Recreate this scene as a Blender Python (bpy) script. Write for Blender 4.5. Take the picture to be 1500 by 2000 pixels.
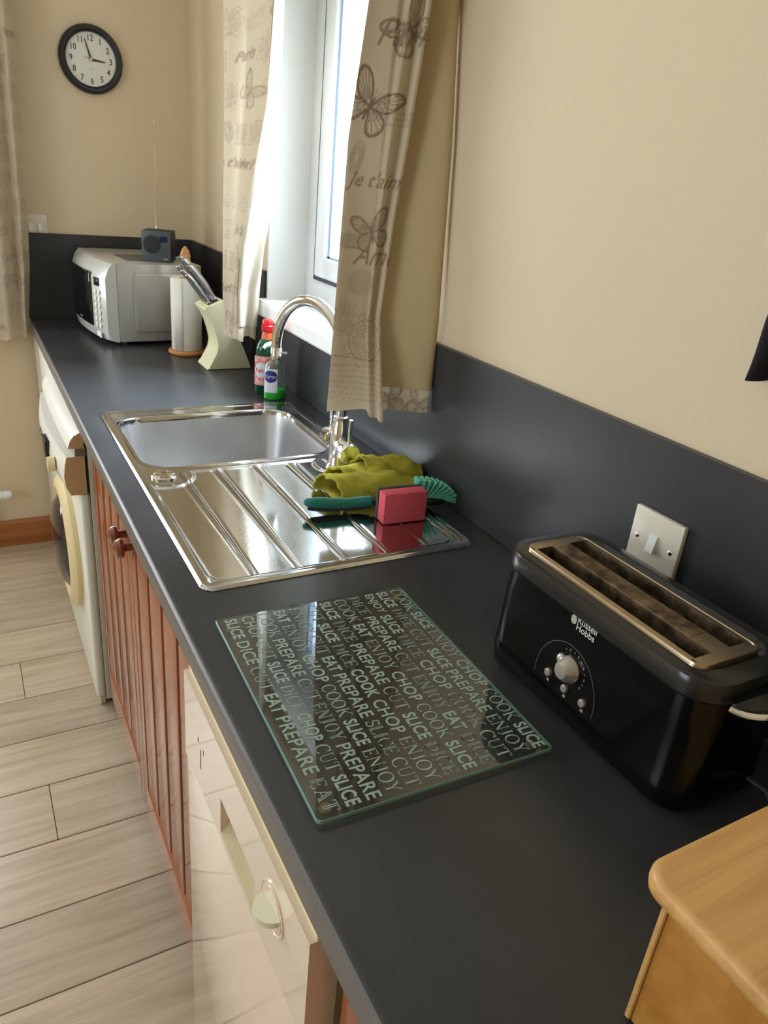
import bpy, bmesh, math, random
import numpy as np
from mathutils import Vector, Matrix, Euler

random.seed(7)
SC = bpy.context.scene
COL = SC.collection
for o in list(bpy.data.objects):
    bpy.data.objects.remove(o)

# ------------------------------------------------------------------ camera
cd = bpy.data.cameras.new('camera')
cam = bpy.data.objects.new('camera', cd)
COL.objects.link(cam)
cam.location = (-0.8094, -0.9506, 1.5004)
cam.rotation_euler = (1.1463, -0.0886, -0.4938)
cd.sensor_fit = 'VERTICAL'
cd.sensor_height = 36.0
cd.lens = 36.0 * 1448.5 / 2000.0
cd.clip_start = 0.02
SC.camera = cam

# ------------------------------------------------------------------ world, lights, exposure
w = bpy.data.worlds.new('world')
SC.world = w
w.use_nodes = True
bg = w.node_tree.nodes['Background']
bg.inputs['Color'].default_value = (0.78, 0.90, 1.0, 1)
bg.inputs['Strength'].default_value = 11.0


def area(name, loc, rot, sx, sy, power, col):
    l = bpy.data.lights.new(name, 'AREA')
    l.shape = 'RECTANGLE'
    l.size, l.size_y = sx, sy
    l.energy = power
    l.color = col
    o = bpy.data.objects.new(name, l)
    o.location = loc
    o.rotation_euler = rot
    COL.objects.link(o)
    return o


# daylight entering by the window in the far wall, left of the view
area('daylight_far', (-1.62, 2.17, 1.52), (math.radians(-90), 0, 0), 1.15, 1.05, 16, (1.0, 0.95, 0.88))
# sky portals: far window, and a left opening added to brighten the far wall
for nm, lc, rt, a_, b_ in (('portal_far', (-1.62, 2.20, 1.52), (math.radians(-90), 0, 0), 1.25, 1.15),
                           ('portal_left', (-3.20, -0.15, 1.45), (0, math.radians(-90), 0), 1.0, 1.1)):
    po = area(nm, lc, rt, a_, b_, 0.0, (1, 1, 1))
    po.data.cycles.is_portal = True
# daylight falling through the window over the sink
area('daylight_right', (1.25, 0.80, 2.75), (0, math.radians(42), 0), 1.2, 1.6, 950, (0.72, 0.86, 1.0))

SC.view_settings.view_transform = 'Standard'
SC.view_settings.look = 'None'
SC.view_settings.exposure = -0.48
SC.view_settings.gamma = 1.0
SC.view_settings.use_curve_mapping = False

# ------------------------------------------------------------------ materials


def lin(c):
    c = c / 255.0
    return c / 12.92 if c <= 0.04045 else ((c + 0.055) / 1.055) ** 2.4


def rgb(r, g, b):
    return (lin(r), lin(g), lin(b), 1.0)


def sock(node, *names):
    for n in names:
        if n in node.inputs:
            return node.inputs[n]


MATS = {}


def mat(name, col, rough=0.5, metal=0.0, var=0.0, scale=20.0, bump=0.0, bscale=80.0, stretch=None, col2=None,
        rvar=0.0, coat=0.0, trans=0.0, ior=None, spec=None, aniso=None):
    if name in MATS:
        return MATS[name]
    m = bpy.data.materials.new(name)
    m.use_nodes = True
    nt = m.node_tree
    b = nt.nodes['Principled BSDF']
    b.inputs['Roughness'].default_value = rough
    b.inputs['Metallic'].default_value = metal
    if coat:
        b.inputs['Coat Weight'].default_value = coat
        b.inputs['Coat Roughness'].default_value = 0.08
    if trans:
        b.inputs['Transmission Weight'].default_value = trans
    if ior:
        b.inputs['IOR'].default_value = ior
    if spec is not None:
        b.inputs['Specular IOR Level'].default_value = spec
    tc = nt.nodes.new('ShaderNodeTexCoord')
    mp = nt.nodes.new('ShaderNodeMapping')
    nt.links.new(tc.outputs['Object'], mp.inputs['Vector'])
    if stretch:
        mp.inputs['Scale'].default_value = stretch
    nz = nt.nodes.new('ShaderNodeTexNoise')
    nz.inputs['Scale'].default_value = scale
    nz.inputs['Detail'].default_value = 6
    nz.inputs['Roughness'].default_value = 0.6
    nt.links.new(mp.outputs['Vector'], nz.inputs['Vector'])
    ramp = nt.nodes.new('ShaderNodeValToRGB')
    c2 = col2 if col2 else tuple(c * (1 - var) for c in col[:3]) + (1,)
    ramp.color_ramp.elements[0].color = c2
    ramp.color_ramp.elements[1].color = col
    ramp.color_ramp.elements[0].position = 0.35
    ramp.color_ramp.elements[1].position = 0.65
    nt.links.new(nz.outputs['Fac'], ramp.inputs['Fac'])
    nt.links.new(ramp.outputs['Color'], b.inputs['Base Color'])
    if rvar:
        mr = nt.nodes.new('ShaderNodeMapRange')
        mr.inputs['To Min'].default_value = max(rough - rvar, 0.01)
        mr.inputs['To Max'].default_value = rough + rvar
        nt.links.new(nz.outputs['Fac'], mr.inputs['Value'])
        nt.links.new(mr.outputs['Result'], b.inputs['Roughness'])
    if bump:
        n2 = nt.nodes.new('ShaderNodeTexNoise')
        n2.inputs['Scale'].default_value = bscale
        n2.inputs['Detail'].default_value = 4
        nt.links.new(mp.outputs['Vector'], n2.inputs['Vector'])
        bp = nt.nodes.new('ShaderNodeBump')
        bp.inputs['Strength'].default_value = bump
        bp.inputs['Distance'].default_value = 0.002
        nt.links.new(n2.outputs['Fac'], bp.inputs['Height'])
        nt.links.new(bp.outputs['Normal'], b.inputs['Normal'])
    MATS[name] = m
    return m


def wood(name, c1, c2, rough, along='x', fine=1.0, coat=0.0, bump=0.15, random_tint=0.0):
    """grain stretched along one axis, tinted per object"""
    m = bpy.data.materials.new(name)
    m.use_nodes = True
    nt = m.node_tree
    b = nt.nodes['Principled BSDF']
    b.inputs['Roughness'].default_value = rough
    if coat:
        b.inputs['Coat Weight'].default_value = coat
        b.inputs['Coat Roughness'].default_value = 0.06
    tc = nt.nodes.new('ShaderNodeTexCoord')
    mp = nt.nodes.new('ShaderNodeMapping')
    s = {'x': (1.2, 16, 16), 'y': (16, 1.2, 16), 'z': (16, 16, 1.2)}[along]
    mp.inputs['Scale'].default_value = tuple(v * fine for v in s)
    oi = nt.nodes.new('ShaderNodeObjectInfo')
    ad = nt.nodes.new('ShaderNodeVectorMath')
    ad.operation = 'ADD'
    mul = nt.nodes.new('ShaderNodeMath')
    mul.operation = 'MULTIPLY'
    mul.inputs[1].default_value = 37.0
    nt.links.new(oi.outputs['Random'], mul.inputs[0])
    nt.links.new(tc.outputs['Object'], ad.inputs[0])
    nt.links.new(mul.outputs[0], ad.inputs[1])
    nt.links.new(ad.outputs['Vector'], mp.inputs['Vector'])
    nz = nt.nodes.new('ShaderNodeTexNoise')
    nz.inputs['Scale'].default_value = 2.2
    nz.inputs['Detail'].default_value = 8
    nz.inputs['Roughness'].default_value = 0.65
    nz.inputs['Distortion'].default_value = 0.6
    nt.links.new(mp.outputs['Vector'], nz.inputs['Vector'])
    ramp = nt.nodes.new('ShaderNodeValToRGB')
    ramp.color_ramp.elements[0].color = c2
    ramp.color_ramp.elements[1].color = c1
    ramp.color_ramp.elements[0].position = 0.32
    ramp.color_ramp.elements[1].position = 0.62
    nt.links.new(nz.outputs['Fac'], ramp.inputs['Fac'])
    out = ramp.outputs['Color']
    if random_tint:
        hs = nt.nodes.new('ShaderNodeHueSaturation')
        mr = nt.nodes.new('ShaderNodeMapRange')
        mr.inputs['To Min'].default_value = 1 - random_tint
        mr.inputs['To Max'].default_value = 1 + random_tint
        nt.links.new(oi.outputs['Random'], mr.inputs['Value'])
        nt.links.new(mr.outputs['Result'], hs.inputs['Value'])
        nt.links.new(out, hs.inputs['Color'])
        out = hs.outputs['Color']
    nt.links.new(out, b.inputs['Base Color'])
    bp = nt.nodes.new('ShaderNodeBump')
    bp.inputs['Strength'].default_value = bump
    bp.inputs['Distance'].default_value = 0.001
    nt.links.new(nz.outputs['Fac'], bp.inputs['Height'])
    nt.links.new(bp.outputs['Normal'], b.inputs['Normal'])
    MATS[name] = m
    return m


def clear(name, tint, fres=1.45, rough=0.0, extra=0.0):
    """thin clear sheet: straight-through transmission plus Fresnel reflection"""
    m = bpy.data.materials.new(name)
    m.use_nodes = True
    nt = m.node_tree
    nt.nodes.remove(nt.nodes['Principled BSDF'])
    out = nt.nodes['Material Output']
    t = nt.nodes.new('ShaderNodeBsdfTransparent')
    t.inputs['Color'].default_value = tint
    g = nt.nodes.new('ShaderNodeBsdfGlossy')
    g.inputs['Roughness'].default_value = rough
    lw = nt.nodes.new('ShaderNodeLayerWeight')
    lw.inputs['Blend'].default_value = 0.5
    pw = nt.nodes.new('ShaderNodeMath')
    pw.operation = 'POWER'
    pw.inputs[1].default_value = 5.0
    nt.links.new(lw.outputs['Facing'], pw.inputs[0])
    r0 = ((fres - 1) / (fres + 1)) ** 2 * 1.9      # both faces of the sheet
    f = nt.nodes.new('ShaderNodeMath')
    f.operation = 'MULTIPLY_ADD'
    f.inputs[1].default_value = 1 - r0
    f.inputs[2].default_value = r0
    nt.links.new(pw.outputs[0], f.inputs[0])
    mx = nt.nodes.new('ShaderNodeMixShader')
    if extra:
        a = nt.nodes.new('ShaderNodeMath')
        a.operation = 'ADD'
        a.inputs[1].default_value = extra
        nt.links.new(f.outputs[0], a.inputs[0])
        nt.links.new(a.outputs[0], mx.inputs[0])
    else:
        nt.links.new(f.outputs[0], mx.inputs[0])
    nt.links.new(t.outputs[0], mx.inputs[1])
    nt.links.new(g.outputs[0], mx.inputs[2])
    nt.links.new(mx.outputs[0], out.inputs['Surface'])
    MATS[name] = m
    return m


def cloth_mat(name, base, ink, transl=0.25, weave=900.0, use_print=True):
    m = bpy.data.materials.new(name)
    m.use_nodes = True
    nt = m.node_tree
    nt.nodes.remove(nt.nodes['Principled BSDF'])
    out = nt.nodes['Material Output']
    d = nt.nodes.new('ShaderNodeBsdfDiffuse')
    t = nt.nodes.new('ShaderNodeBsdfTranslucent')
    mx = nt.nodes.new('ShaderNodeMixShader')
    mx.inputs[0].default_value = transl
    tc = nt.nodes.new('ShaderNodeTexCoord')
    nz = nt.nodes.new('ShaderNodeTexNoise')
    nz.inputs['Scale'].default_value = weave
    nz.inputs['Detail'].default_value = 2
    nt.links.new(tc.outputs['Object'], nz.inputs['Vector'])
    cm = nt.nodes.new('ShaderNodeMix')
    cm.data_type = 'RGBA'
    cm.inputs['A'].default_value = base
    cm.inputs['B'].default_value = ink
    if use_print:
        at = nt.nodes.new('ShaderNodeAttribute')
        at.attribute_name = 'Print'
        nt.links.new(at.outputs['Fac'], cm.inputs['Factor'])
    else:
        cm.inputs['Factor'].default_value = 0
    nt.links.new(cm.outputs['Result'], d.inputs['Color'])
    nt.links.new(cm.outputs['Result'], t.inputs['Color'])
    bp = nt.nodes.new('ShaderNodeBump')
    bp.inputs['Strength'].default_value = 0.12
    bp.inputs['Distance'].default_value = 0.001
    nt.links.new(nz.outputs['Fac'], bp.inputs['Height'])
    nt.links.new(bp.outputs['Normal'], d.inputs['Normal'])
    nt.links.new(d.outputs[0], mx.inputs[1])
    nt.links.new(t.outputs[0], mx.inputs[2])
    nt.links.new(mx.outputs[0], out.inputs['Surface'])
    MATS[name] = m
    return m


PAINT = mat('wall_paint', rgb(222, 203, 171), 0.75, var=0.03, scale=3, bump=0.12, bscale=160)
WHITEPAINT = mat('white_paint', rgb(238, 238, 234), 0.55, var=0.02, scale=4)
CEIL = mat('ceiling_paint', rgb(235, 233, 226), 0.8, var=0.02)
PVC = mat('window_plastic', rgb(236, 239, 243), 0.25, var=0.02)
GASKET = mat('gasket', rgb(46, 50, 58), 0.5, var=0.1)
SKIRT = wood('skirting_wood', rgb(176, 112, 58), rgb(150, 86, 40), 0.35, 'x', coat=0.3)
FLOORW = wood('oak_laminate', rgb(196, 178, 154), rgb(170, 149, 124), 0.30, 'x', fine=1.0, bump=0.10, random_tint=0.10)
FLOORGAP = mat('floor_joint', rgb(96, 80, 66), 0.8, var=0.2)
SLATE = mat('slate_laminate', rgb(54, 55, 57), 0.31, var=0.20, scale=7, bump=0.10, bscale=130, rvar=0.05,
            stretch=(1.6, 1.0, 1.0))
SLATE_UP = mat('slate_upstand', rgb(56, 57, 60), 0.34, var=0.18, scale=6, bump=0.08, bscale=120, rvar=0.05)
STEEL = mat('drainer_steel', (0.60, 0.60, 0.59, 1), 0.09, 1.0, var=0.06, scale=18, bump=0.03, bscale=220, rvar=0.04)
STEELB = mat('basin_steel', (0.50, 0.485, 0.465, 1), 0.36, 1.0, var=0.10, scale=10, bump=0.06, bscale=260, rvar=0.06)
CHROME = mat('chrome', (0.80, 0.80, 0.80, 1), 0.05, 1.0, var=0.02)
CHERRY = wood('cherry_door', rgb(160, 86, 50), rgb(140, 68, 38), 0.22, 'z', fine=0.6, coat=0.7, bump=0.0)
CHERRYH = wood('cherry_rail', rgb(160, 86, 50), rgb(140, 68, 38), 0.22, 'y', fine=0.6, coat=0.7, bump=0.0)
CHERRYD = mat('cherry_dark', rgb(92, 38, 20), 0.3, var=0.2, scale=30)
KNOBW = mat('knob_wood', rgb(132, 70, 40), 0.12, var=0.15, scale=30, coat=0.8)
CARCASS = mat('carcass', rgb(170, 150, 124), 0.6, var=0.05)
PLINTH = mat('plinth', rgb(70, 44, 32), 0.5, var=0.1)
CREAM = mat('dishwasher_enamel', rgb(240, 219, 196), 0.07, var=0.02, scale=3, coat=0.7)
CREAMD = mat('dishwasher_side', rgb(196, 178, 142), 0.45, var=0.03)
CREAMK = mat('dial_plastic', rgb(228, 226, 196), 0.3, var=0.02)
WMW = mat('washer_enamel', rgb(232, 230, 218), 0.25, var=0.02, scale=4)
WMS = mat('washer_side', rgb(196, 186, 166), 0.45, var=0.03)
WMCAP = mat('washer_cap_shaded', rgb(196, 160, 112), 0.45, var=0.05)  # same beige as the side, browned to carry the shade on this end
WMCREAM = mat('washer_ring', rgb(228, 208, 160), 0.3, var=0.03)
GROOVE = mat('grey_groove', rgb(120, 108, 92), 0.35, var=0.05)
BLACKP = mat('black_plastic', rgb(20, 20, 22), 0.3, var=0.1)
WMGLASS = mat('washer_glass', rgb(42, 30, 38), 0.08, var=0.2, coat=0.5)
TOASTB = mat('toaster_black', rgb(7, 8, 8), 0.14, var=0.2, scale=30, spec=0.35)
TOASTT = mat('toaster_collar', rgb(38, 37, 35), 0.22, var=0.1)
RIMM = mat('bronzed_steel', (0.55, 0.44, 0.30, 1), 0.24, 1.0, var=0.12, scale=40)
SLOTM = mat('scorched_steel', (0.34, 0.24, 0.14, 1), 0.45, 0.8, col2=(0.07, 0.045, 0.03, 1), scale=55)
SLOTD = mat('slot_dark', rgb(10, 8, 6), 0.8, var=0.1)
SILVERP = mat('silver_plastic', rgb(196, 188, 174), 0.28, 0.6, var=0.05)
PRINTW = mat('white_print', rgb(200, 198, 190), 0.5, var=0.02)
SWITCHW = mat('switch_plastic', rgb(224, 216, 198), 0.3, var=0.02)
BEECH = wood('beech', rgb(222, 172, 106), rgb(198, 146, 82), 0.42, 'x', fine=1.3, bump=0.06)
BEECHD = wood('beech_panel', rgb(196, 138, 64), rgb(176, 116, 46), 0.42, 'x', fine=0.7, bump=0.05)
MWS = mat('microwave_silver', rgb(186, 184, 176), 0.34, 0.35, var=0.03, scale=5)
MWF = mat('microwave_front', rgb(208, 208, 202), 0.28, 0.25, var=0.02)
MWD = mat('microwave_vent', rgb(128, 126, 120), 0.45, 0.2, var=0.25, scale=160)
MWG = mat('microwave_window', rgb(22, 22, 25), 0.10, var=0.1)
RADIO = mat('radio_grey', rgb(74, 82, 86), 0.45, var=0.06, scale=60)
RADIOD = mat('radio_case', rgb(26, 28, 32), 0.5, var=0.1)
GRILLE = mat('radio_grille', rgb(34, 36, 40), 0.6, var=0.5, scale=420)
LCD = mat('radio_screen', rgb(28, 34, 78), 0.15, var=0.1)
PAPER = mat('kitchen_paper', rgb(226, 222, 208), 0.9, var=0.03, scale=60, bump=0.6, bscale=130)
TURNED = wood('turned_wood', rgb(202, 140, 74), rgb(176, 110, 48), 0.35, 'x', fine=1.4, coat=0.2, bump=0.04)
KBLOCK = mat('cream_block', rgb(224, 218, 178), 0.5, var=0.03, scale=8)
KNIFE = mat('knife_steel', (0.62, 0.61, 0.62, 1), 0.20, 1.0, var=0.1, scale=40)
REDCAP = mat('red_cap', rgb(214, 24, 28), 0.3, var=0.05)
GREENB = mat('green_liquid_bottle', rgb(10, 70, 44), 0.10, var=0.1, coat=0.3)
ORANGEN = mat('orange_neck', rgb(220, 120, 60), 0.3, col2=rgb(206, 70, 50), scale=60)
LABELR = mat('red_label', rgb(232, 190, 180), 0.5, col2=rgb(210, 60, 50), scale=70)
LABELW = mat('white_label', rgb(222, 222, 230), 0.5, var=0.05)
LABELB = mat('blue_label', rgb(24, 34, 120), 0.4, var=0.1)
PUMPW = mat('pump_white', rgb(214, 226, 228), 0.3, var=0.03)
SOAPG = mat('green_soap', rgb(20, 225, 50), 0.15, var=0.06, coat=0.5)
SOAPC = clear('soap_bottle_clear', (0.84, 0.92, 0.89, 1), 1.40, 0.28, 0.16)
OLIVE = mat('olive_microfibre', rgb(184, 174, 56), 0.95, var=0.16, scale=45, bump=0.9, bscale=420)
SPONGE = mat('pink_foam', rgb(226, 92, 104), 0.9, var=0.10, scale=160, bump=0.8, bscale=420)
SCOUR = mat('scourer', rgb(88, 84, 88), 0.95, var=0.35, scale=300, bump=1.0, bscale=600)
TEAL = mat('teal_rubber', rgb(10, 118, 104), 0.4, var=0.05)
BRISTLE = mat('teal_bristle', rgb(112, 214, 184), 0.5, var=0.12, scale=120)
BLACKR = mat('black_rubber', rgb(34, 36, 38), 0.45, var=0.08)
BLACKC = mat('black_cloth', rgb(16, 16, 18), 0.95, var=0.2, scale=200, bump=0.8, bscale=500)
CLOCKR = mat('clock_rim', rgb(24, 27, 31), 0.35, var=0.1)
CLOCKF = mat('clock_face', rgb(228, 228, 220), 0.5, var=0.02)
CLOCKN = mat('clock_numerals', rgb(84, 78, 64), 0.6, var=0.05)
CLOCKH = mat('clock_hands', rgb(62, 58, 42), 0.5, var=0.05)
CLOCKS = mat('clock_second_hand', rgb(206, 120, 110), 0.5, var=0.05)
GLASSE = mat('glass_edge', rgb(138, 182, 168), 0.2, var=0.05, trans=0.25, ior=1.3)
GLASST = clear('board_glass', (0.80, 0.84, 0.80, 1), 1.52, 0.0, 0.06)
FROST = mat('frosted_lettering', rgb(158, 182, 168), 0.5, var=0.05)
PANE = clear('window_glass', (0.95, 0.98, 1.0, 1), 1.45)
OUT = mat('outside_paving', rgb(206, 204, 198), 0.9, var=0.1, scale=2)
FABRIC = cloth_mat('curtain_print', rgb(216, 201, 176), rgb(128, 106, 88), 0.22)
LINING = cloth_mat('curtain_lining', rgb(226, 218, 200), rgb(200, 190, 170), 0.32, use_print=False)

SHADELINING = cloth_mat('curtain_lining_shaded', rgb(196, 176, 138), rgb(196, 176, 138), 0.15, use_print=False)  # same pale lining, its shade put into a darker tan

# ------------------------------------------------------------------ object helpers


def V(*a):
    return Vector(a)


class S:
    """collects shapes into one bmesh"""

    def __init__(self):
        self.b = bmesh.new()

    def box(self, x0, x1, y0, y1, z0, z1, bev=0.0, seg=2):
        vs = [self.b.verts.new((x, y, z)) for x in (x0, x1) for y in (y0, y1) for z in (z0, z1)]
        f = [(0, 1, 3, 2), (4, 6, 7, 5), (0, 4, 5, 1), (2, 3, 7, 6), (0, 2, 6, 4), (1, 5, 7, 3)]
        fs = [self.b.faces.new([vs[i] for i in q]) for q in f]
        if bev > 0:
            es = list({e for q in fs for e in q.edges})
            bmesh.ops.bevel(self.b, geom=es, offset=bev, segments=seg, affect='EDGES', profile=0.5)
        return self

    def prism(self, pts, ax, a0, a1, bev=0.0, seg=2):
        """pts: 2-D outline in the two other axes (in x,y,z order), extruded along ax from a0 to a1"""
        def mk(p, a):
            if ax == 'x':
                return (a, p[0], p[1])
            if ax == 'y':
                return (p[0], a, p[1])
            return (p[0], p[1], a)
        A = [self.b.verts.new(mk(p, a0)) for p in pts]
        B = [self.b.verts.new(mk(p, a1)) for p in pts]
        n = len(pts)
        fa = self.b.faces.new(A[::-1])
        fb = self.b.faces.new(B)
        for i in range(n):
            self.b.faces.new([A[i], A[(i + 1) % n], B[(i + 1) % n], B[i]])
        if bev > 0:
            es = list(fa.edges) + list(fb.edges)
            bmesh.ops.bevel(self.b, geom=es, offset=bev, segments=seg, affect='EDGES', profile=0.5)
        return self

    def loft(self, rings, cap=True, closed=True):
        R = [[self.b.verts.new(p) for p in r] for r in rings]
        n = len(R[0])
        for a, c in zip(R, R[1:]):
            for i in range(n if closed else n - 1):
                self.b.faces.new([a[i], a[(i + 1) % n], c[(i + 1) % n], c[i]])
        if cap and closed:
            self.b.faces.new(R[0][::-1])
            self.b.faces.new(R[-1])
        return self

    def lathe(self, prof, c, axis=(0, 0, 1), n=32, cap=True):
        """prof: (radius, height) pairs"""
        q = Vector((0, 0, 1)).rotation_difference(Vector(axis).normalized())
        c = Vector(c)
        rings = []
        for r, h in prof:
            r = max(r, 1e-5)
            rings.append([c + q @ Vector((r * math.cos(2 * math.pi * i / n), r * math.sin(2 * math.pi * i / n), h))
                          for i in range(n)])
        return self.loft(rings, cap)

    def tube(self, pts, r, n=12, cap=True, flat=1.0):
        pts = [Vector(p) for p in pts]
        rr = r if isinstance(r, (list, tuple)) else [r] * len(pts)
        t0 = (pts[1] - pts[0]).normalized()
        up = Vector((0, 0, 1)) if abs(t0.z) < 0.9 else Vector((1, 0, 0))
        nx = t0.cross(up).normalized()
        rings = []
        for i, p in enumerate(pts):
            t = (pts[min(i + 1, len(pts) - 1)] - pts[max(i - 1, 0)]).normalized()
            nx = (nx - t * nx.dot(t)).normalized()
            ny = t.cross(nx)
            rings.append([p + nx * (rr[i] * math.cos(2 * math.pi * k / n)) + ny * (rr[i] * flat * math.sin(2 * math.pi * k / n))
                          for k in range(n)])
        return self.loft(rings, cap)

    def ball(self, c, r, n=16, sc=(1, 1, 1)):
        mtx = Matrix.Translation(c) @ Matrix.Diagonal((r * sc[0], r * sc[1], r * sc[2], 1))
        bmesh.ops.create_uvsphere(self.b, u_segments=n, v_segments=max(n // 2, 6), radius=1, matrix=mtx)
        return self

    def grid(self, P, closed_u=False):
        """P[i][j] points"""
        Q = [[self.b.verts.new(p) for p in row] for row in P]
        for a, c in zip(Q, Q[1:]):
            for j in range(len(a) - 1):
                self.b.faces.new([a[j], a[j + 1], c[j + 1], c[j]])
        return self

    def quad(self, *pts):
        self.b.faces.new([self.b.verts.new(p) for p in pts])
        return self


def rrect(cx, cy, w, h, r, n=6):
    out = []
    for k, (sx, sy) in enumerate(((1, 1), (-1, 1), (-1, -1), (1, -1))):
        for i in range(n + 1):
            a = math.pi / 2 * (k + i / n)
            out.append((cx + sx * (w / 2 - r) + r * math.cos(a), cy + sy * (h / 2 - r) + r * math.sin(a)))
    return out


def world_base(o):
    v = Vector((0, 0, 0))
    while o is not None:
        v += o.location
        o = o.parent
    return v


def obj(name, s, m, parent=None, local=False, smooth=True, angle=35, recalc=True, solid=0.0, mats=None):
    bm = s.b if isinstance(s, S) else s
    if recalc:
        bmesh.ops.recalc_face_normals(bm, faces=bm.faces)
    me = bpy.data.meshes.new(name)
    if parent is not None and not local:
        bmesh.ops.translate(bm, verts=bm.verts, vec=-world_base(parent))
    bm.to_mesh(me)
    bm.free()
    for mm in ([m] if mats is None else mats):
        me.materials.append(mm)
    o = bpy.data.objects.new(name, me)
    COL.objects.link(o)
    if parent is not None:
        o.parent = parent
    if smooth:
        me.polygons.foreach_set('use_smooth', [True] * len(me.polygons))
        try:
            me.set_sharp_from_angle(angle=math.radians(angle))
        except Exception:
            pass
    if solid:
        md = o.modifiers.new('thickness', 'SOLIDIFY')
        md.thickness = solid
        md.offset = 0
    return o


def tag(o, label, cat, group=None):
    o['label'] = label
    o['category'] = cat
    if group:
        o['group'] = group
    return o


def thing(name, label, cat, loc, rotz=0.0, group=None):
    o = bpy.data.objects.new(name, None)
    COL.objects.link(o)
    o.location = loc
    o.rotation_euler = (0, 0, rotz)
    o.empty_display_size = 0.05
    return tag(o, label, cat, group)


def struct(name, s, m, parent=None, **k):
    o = obj(name, s, m, parent, **k)
    if parent is None:
        o['kind'] = 'structure'
    return o


def structe(name, loc):
    o = bpy.data.objects.new(name, None)
    COL.objects.link(o)
    o.location = loc
    o['kind'] = 'structure'
    return o


def text_bm(txt, size, bold=0.0, shear=0.0, xs=1.0, depth=0.0, align='LEFT', spacing=1.0):
    cu = bpy.data.curves.new('t', 'FONT')
    cu.body = txt
    cu.size = size
    cu.offset = bold * size
    cu.shear = shear
    cu.extrude = depth
    cu.align_x = align
    cu.space_character = spacing
    cu.resolution_u = 3
    ob = bpy.data.objects.new('t', cu)
    COL.objects.link(ob)
    bpy.context.view_layer.update()
    me = bpy.data.meshes.new_from_object(ob.evaluated_get(bpy.context.evaluated_depsgraph_get()))
    bpy.data.objects.remove(ob)
    bpy.data.curves.remove(cu)
    bm = bmesh.new()
    bm.from_mesh(me)
    bpy.data.meshes.remove(me)
    if xs != 1.0:
        for v in bm.verts:
            v.co.x *= xs
    return bm


def place(bm, origin, ux, uy):
    """maps text x/y to world directions"""
    ux, uy = Vector(ux), Vector(uy)
    uz = ux.cross(uy).normalized()
    for v in bm.verts:
        v.co = Vector(origin) + ux * v.co.x + uy * v.co.y + uz * v.co.z
    return bm


def join(dst, src):
    me = bpy.data.meshes.new('tmp')
    src.to_mesh(me)
    src.free()
    dst.from_mesh(me)
    bpy.data.meshes.remove(me)


def tick_word(n, h, seed):
    """a word too small to read in the photograph: a row of uneven strokes"""
    r_ = random.Random(seed)
    s_ = S()
    x_ = 0.0
    for _ in range(n):
        w_ = h * (0.45 + 0.3 * r_.random())
        a_, b_ = h * 0.12 * r_.random(), h * (0.75 + 0.25 * r_.random())
        s_.quad((x_, a_, 0), (x_ + w_ * 0.3, a_, 0), (x_ + w_ * 0.3, b_, 0), (x_, b_, 0))
        s_.quad((x_ + w_ * 0.3, h * 0.36, 0), (x_ + w_ * 0.75, h * 0.36, 0), (x_ + w_ * 0.75, h * 0.6, 0), (x_ + w_ * 0.3, h * 0.6, 0))
        x_ += w_
    for v_ in s_.b.verts:
        v_.co.x -= x_ / 2
    return s_.b


def smoothstep(t):
    t = np.clip(t, 0, 1)
    return t * t * (3 - 2 * t)


WT = 0.91          # worktop top

# ================================================================== ROOM SHELL
floor = structe('floor', (-1.5, 0, 0))
obj('subfloor', S().box(-3.2, 0.3, -2.7, 2.2, -0.06, -0.0035), FLOORGAP, floor, smooth=False)
k = 0
y = 0.109 - 0.19 * 14
row = 0
plank_cache = {}
while y < 2.1:
    y0, y1 = max(y, -2.6) + 0.0011, min(y + 0.19, 2.1) - 0.0011
    j = {0.49: -0.767, 1.06: -0.79}.get(round(y, 2))
    off = j if j is not None else -0.767 + (0.47 * ((row * 7) % 5) if abs(y) < 9 else 0)
    if j is None and -0.98 < off < -0.58:
        off += 0.45
    xs = sorted(x for x in [off + 1.2 * i for i in range(-4, 5)] if -3.1 < x < -0.02)
    xs = [-3.1] + xs + [0.0]
    for x0, x1 in zip(xs, xs[1:]):
        if x1 - x0 < 0.02:
            continue
        o = obj('plank', S().box(x0 + 0.0008, x1 - 0.0008, y0, y1, -0.004, 0.0, 0.0012, 1), FLOORW, floor, smooth=False)
    y += 0.19
    row += 1

YB = 2.092
s = S()
s.box(-1.0, 0.3, YB + 0.012, YB + 0.11, 0, 2.42)
s.box(-3.2, -2.25, YB + 0.012, YB + 0.11, 0, 2.42)
s.box(-2.25, -1.0, YB + 0.012, YB + 0.11, 0, 0.95)
s.box(-2.25, -1.0, YB + 0.012, YB + 0.11, 2.1, 2.42)
struct('wall_back', s, PAINT, smooth=False)
win2 = structe('window_2', (-1.62, YB + 0.06, 0.95))
s = S()
s.box(-2.25, -2.19, YB + 0.03, YB + 0.075, 0.95, 2.1, 0.004)
s.box(-1.06, -1.0, YB + 0.03, YB + 0.075, 0.95, 2.1, 0.004)
s.box(-2.19, -1.06, YB + 0.031, YB + 0.075, 0.95, 1.01, 0.004)
s.box(-2.19, -1.06, YB + 0.031, YB + 0.075, 2.04, 2.1, 0.004)
obj('window_frame', s, PVC, win2)
s = S()
WY0, WY1, WZ0, WZ1 = 0.36, 1.245, 1.085, 2.06
s.box(0.012, 0.30, -2.7, WY0, 0, 2.42)
s.box(0.012, 0.30, WY1, YB + 0.012, 0, 2.42)
s.box(0.012, 0.30, WY0, WY1, 0, WZ0)
s.box(0.012, 0.30, WY0, WY1, WZ1, 2.42)
struct('wall_right', s, PAINT, smooth=False)
s = S()
s.box(-3.25, -3.12, -2.7, -0.7, 0, 2.42)
s.box(-3.25, -3.12, 0.4, YB + 0.012, 0, 2.42)
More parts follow.
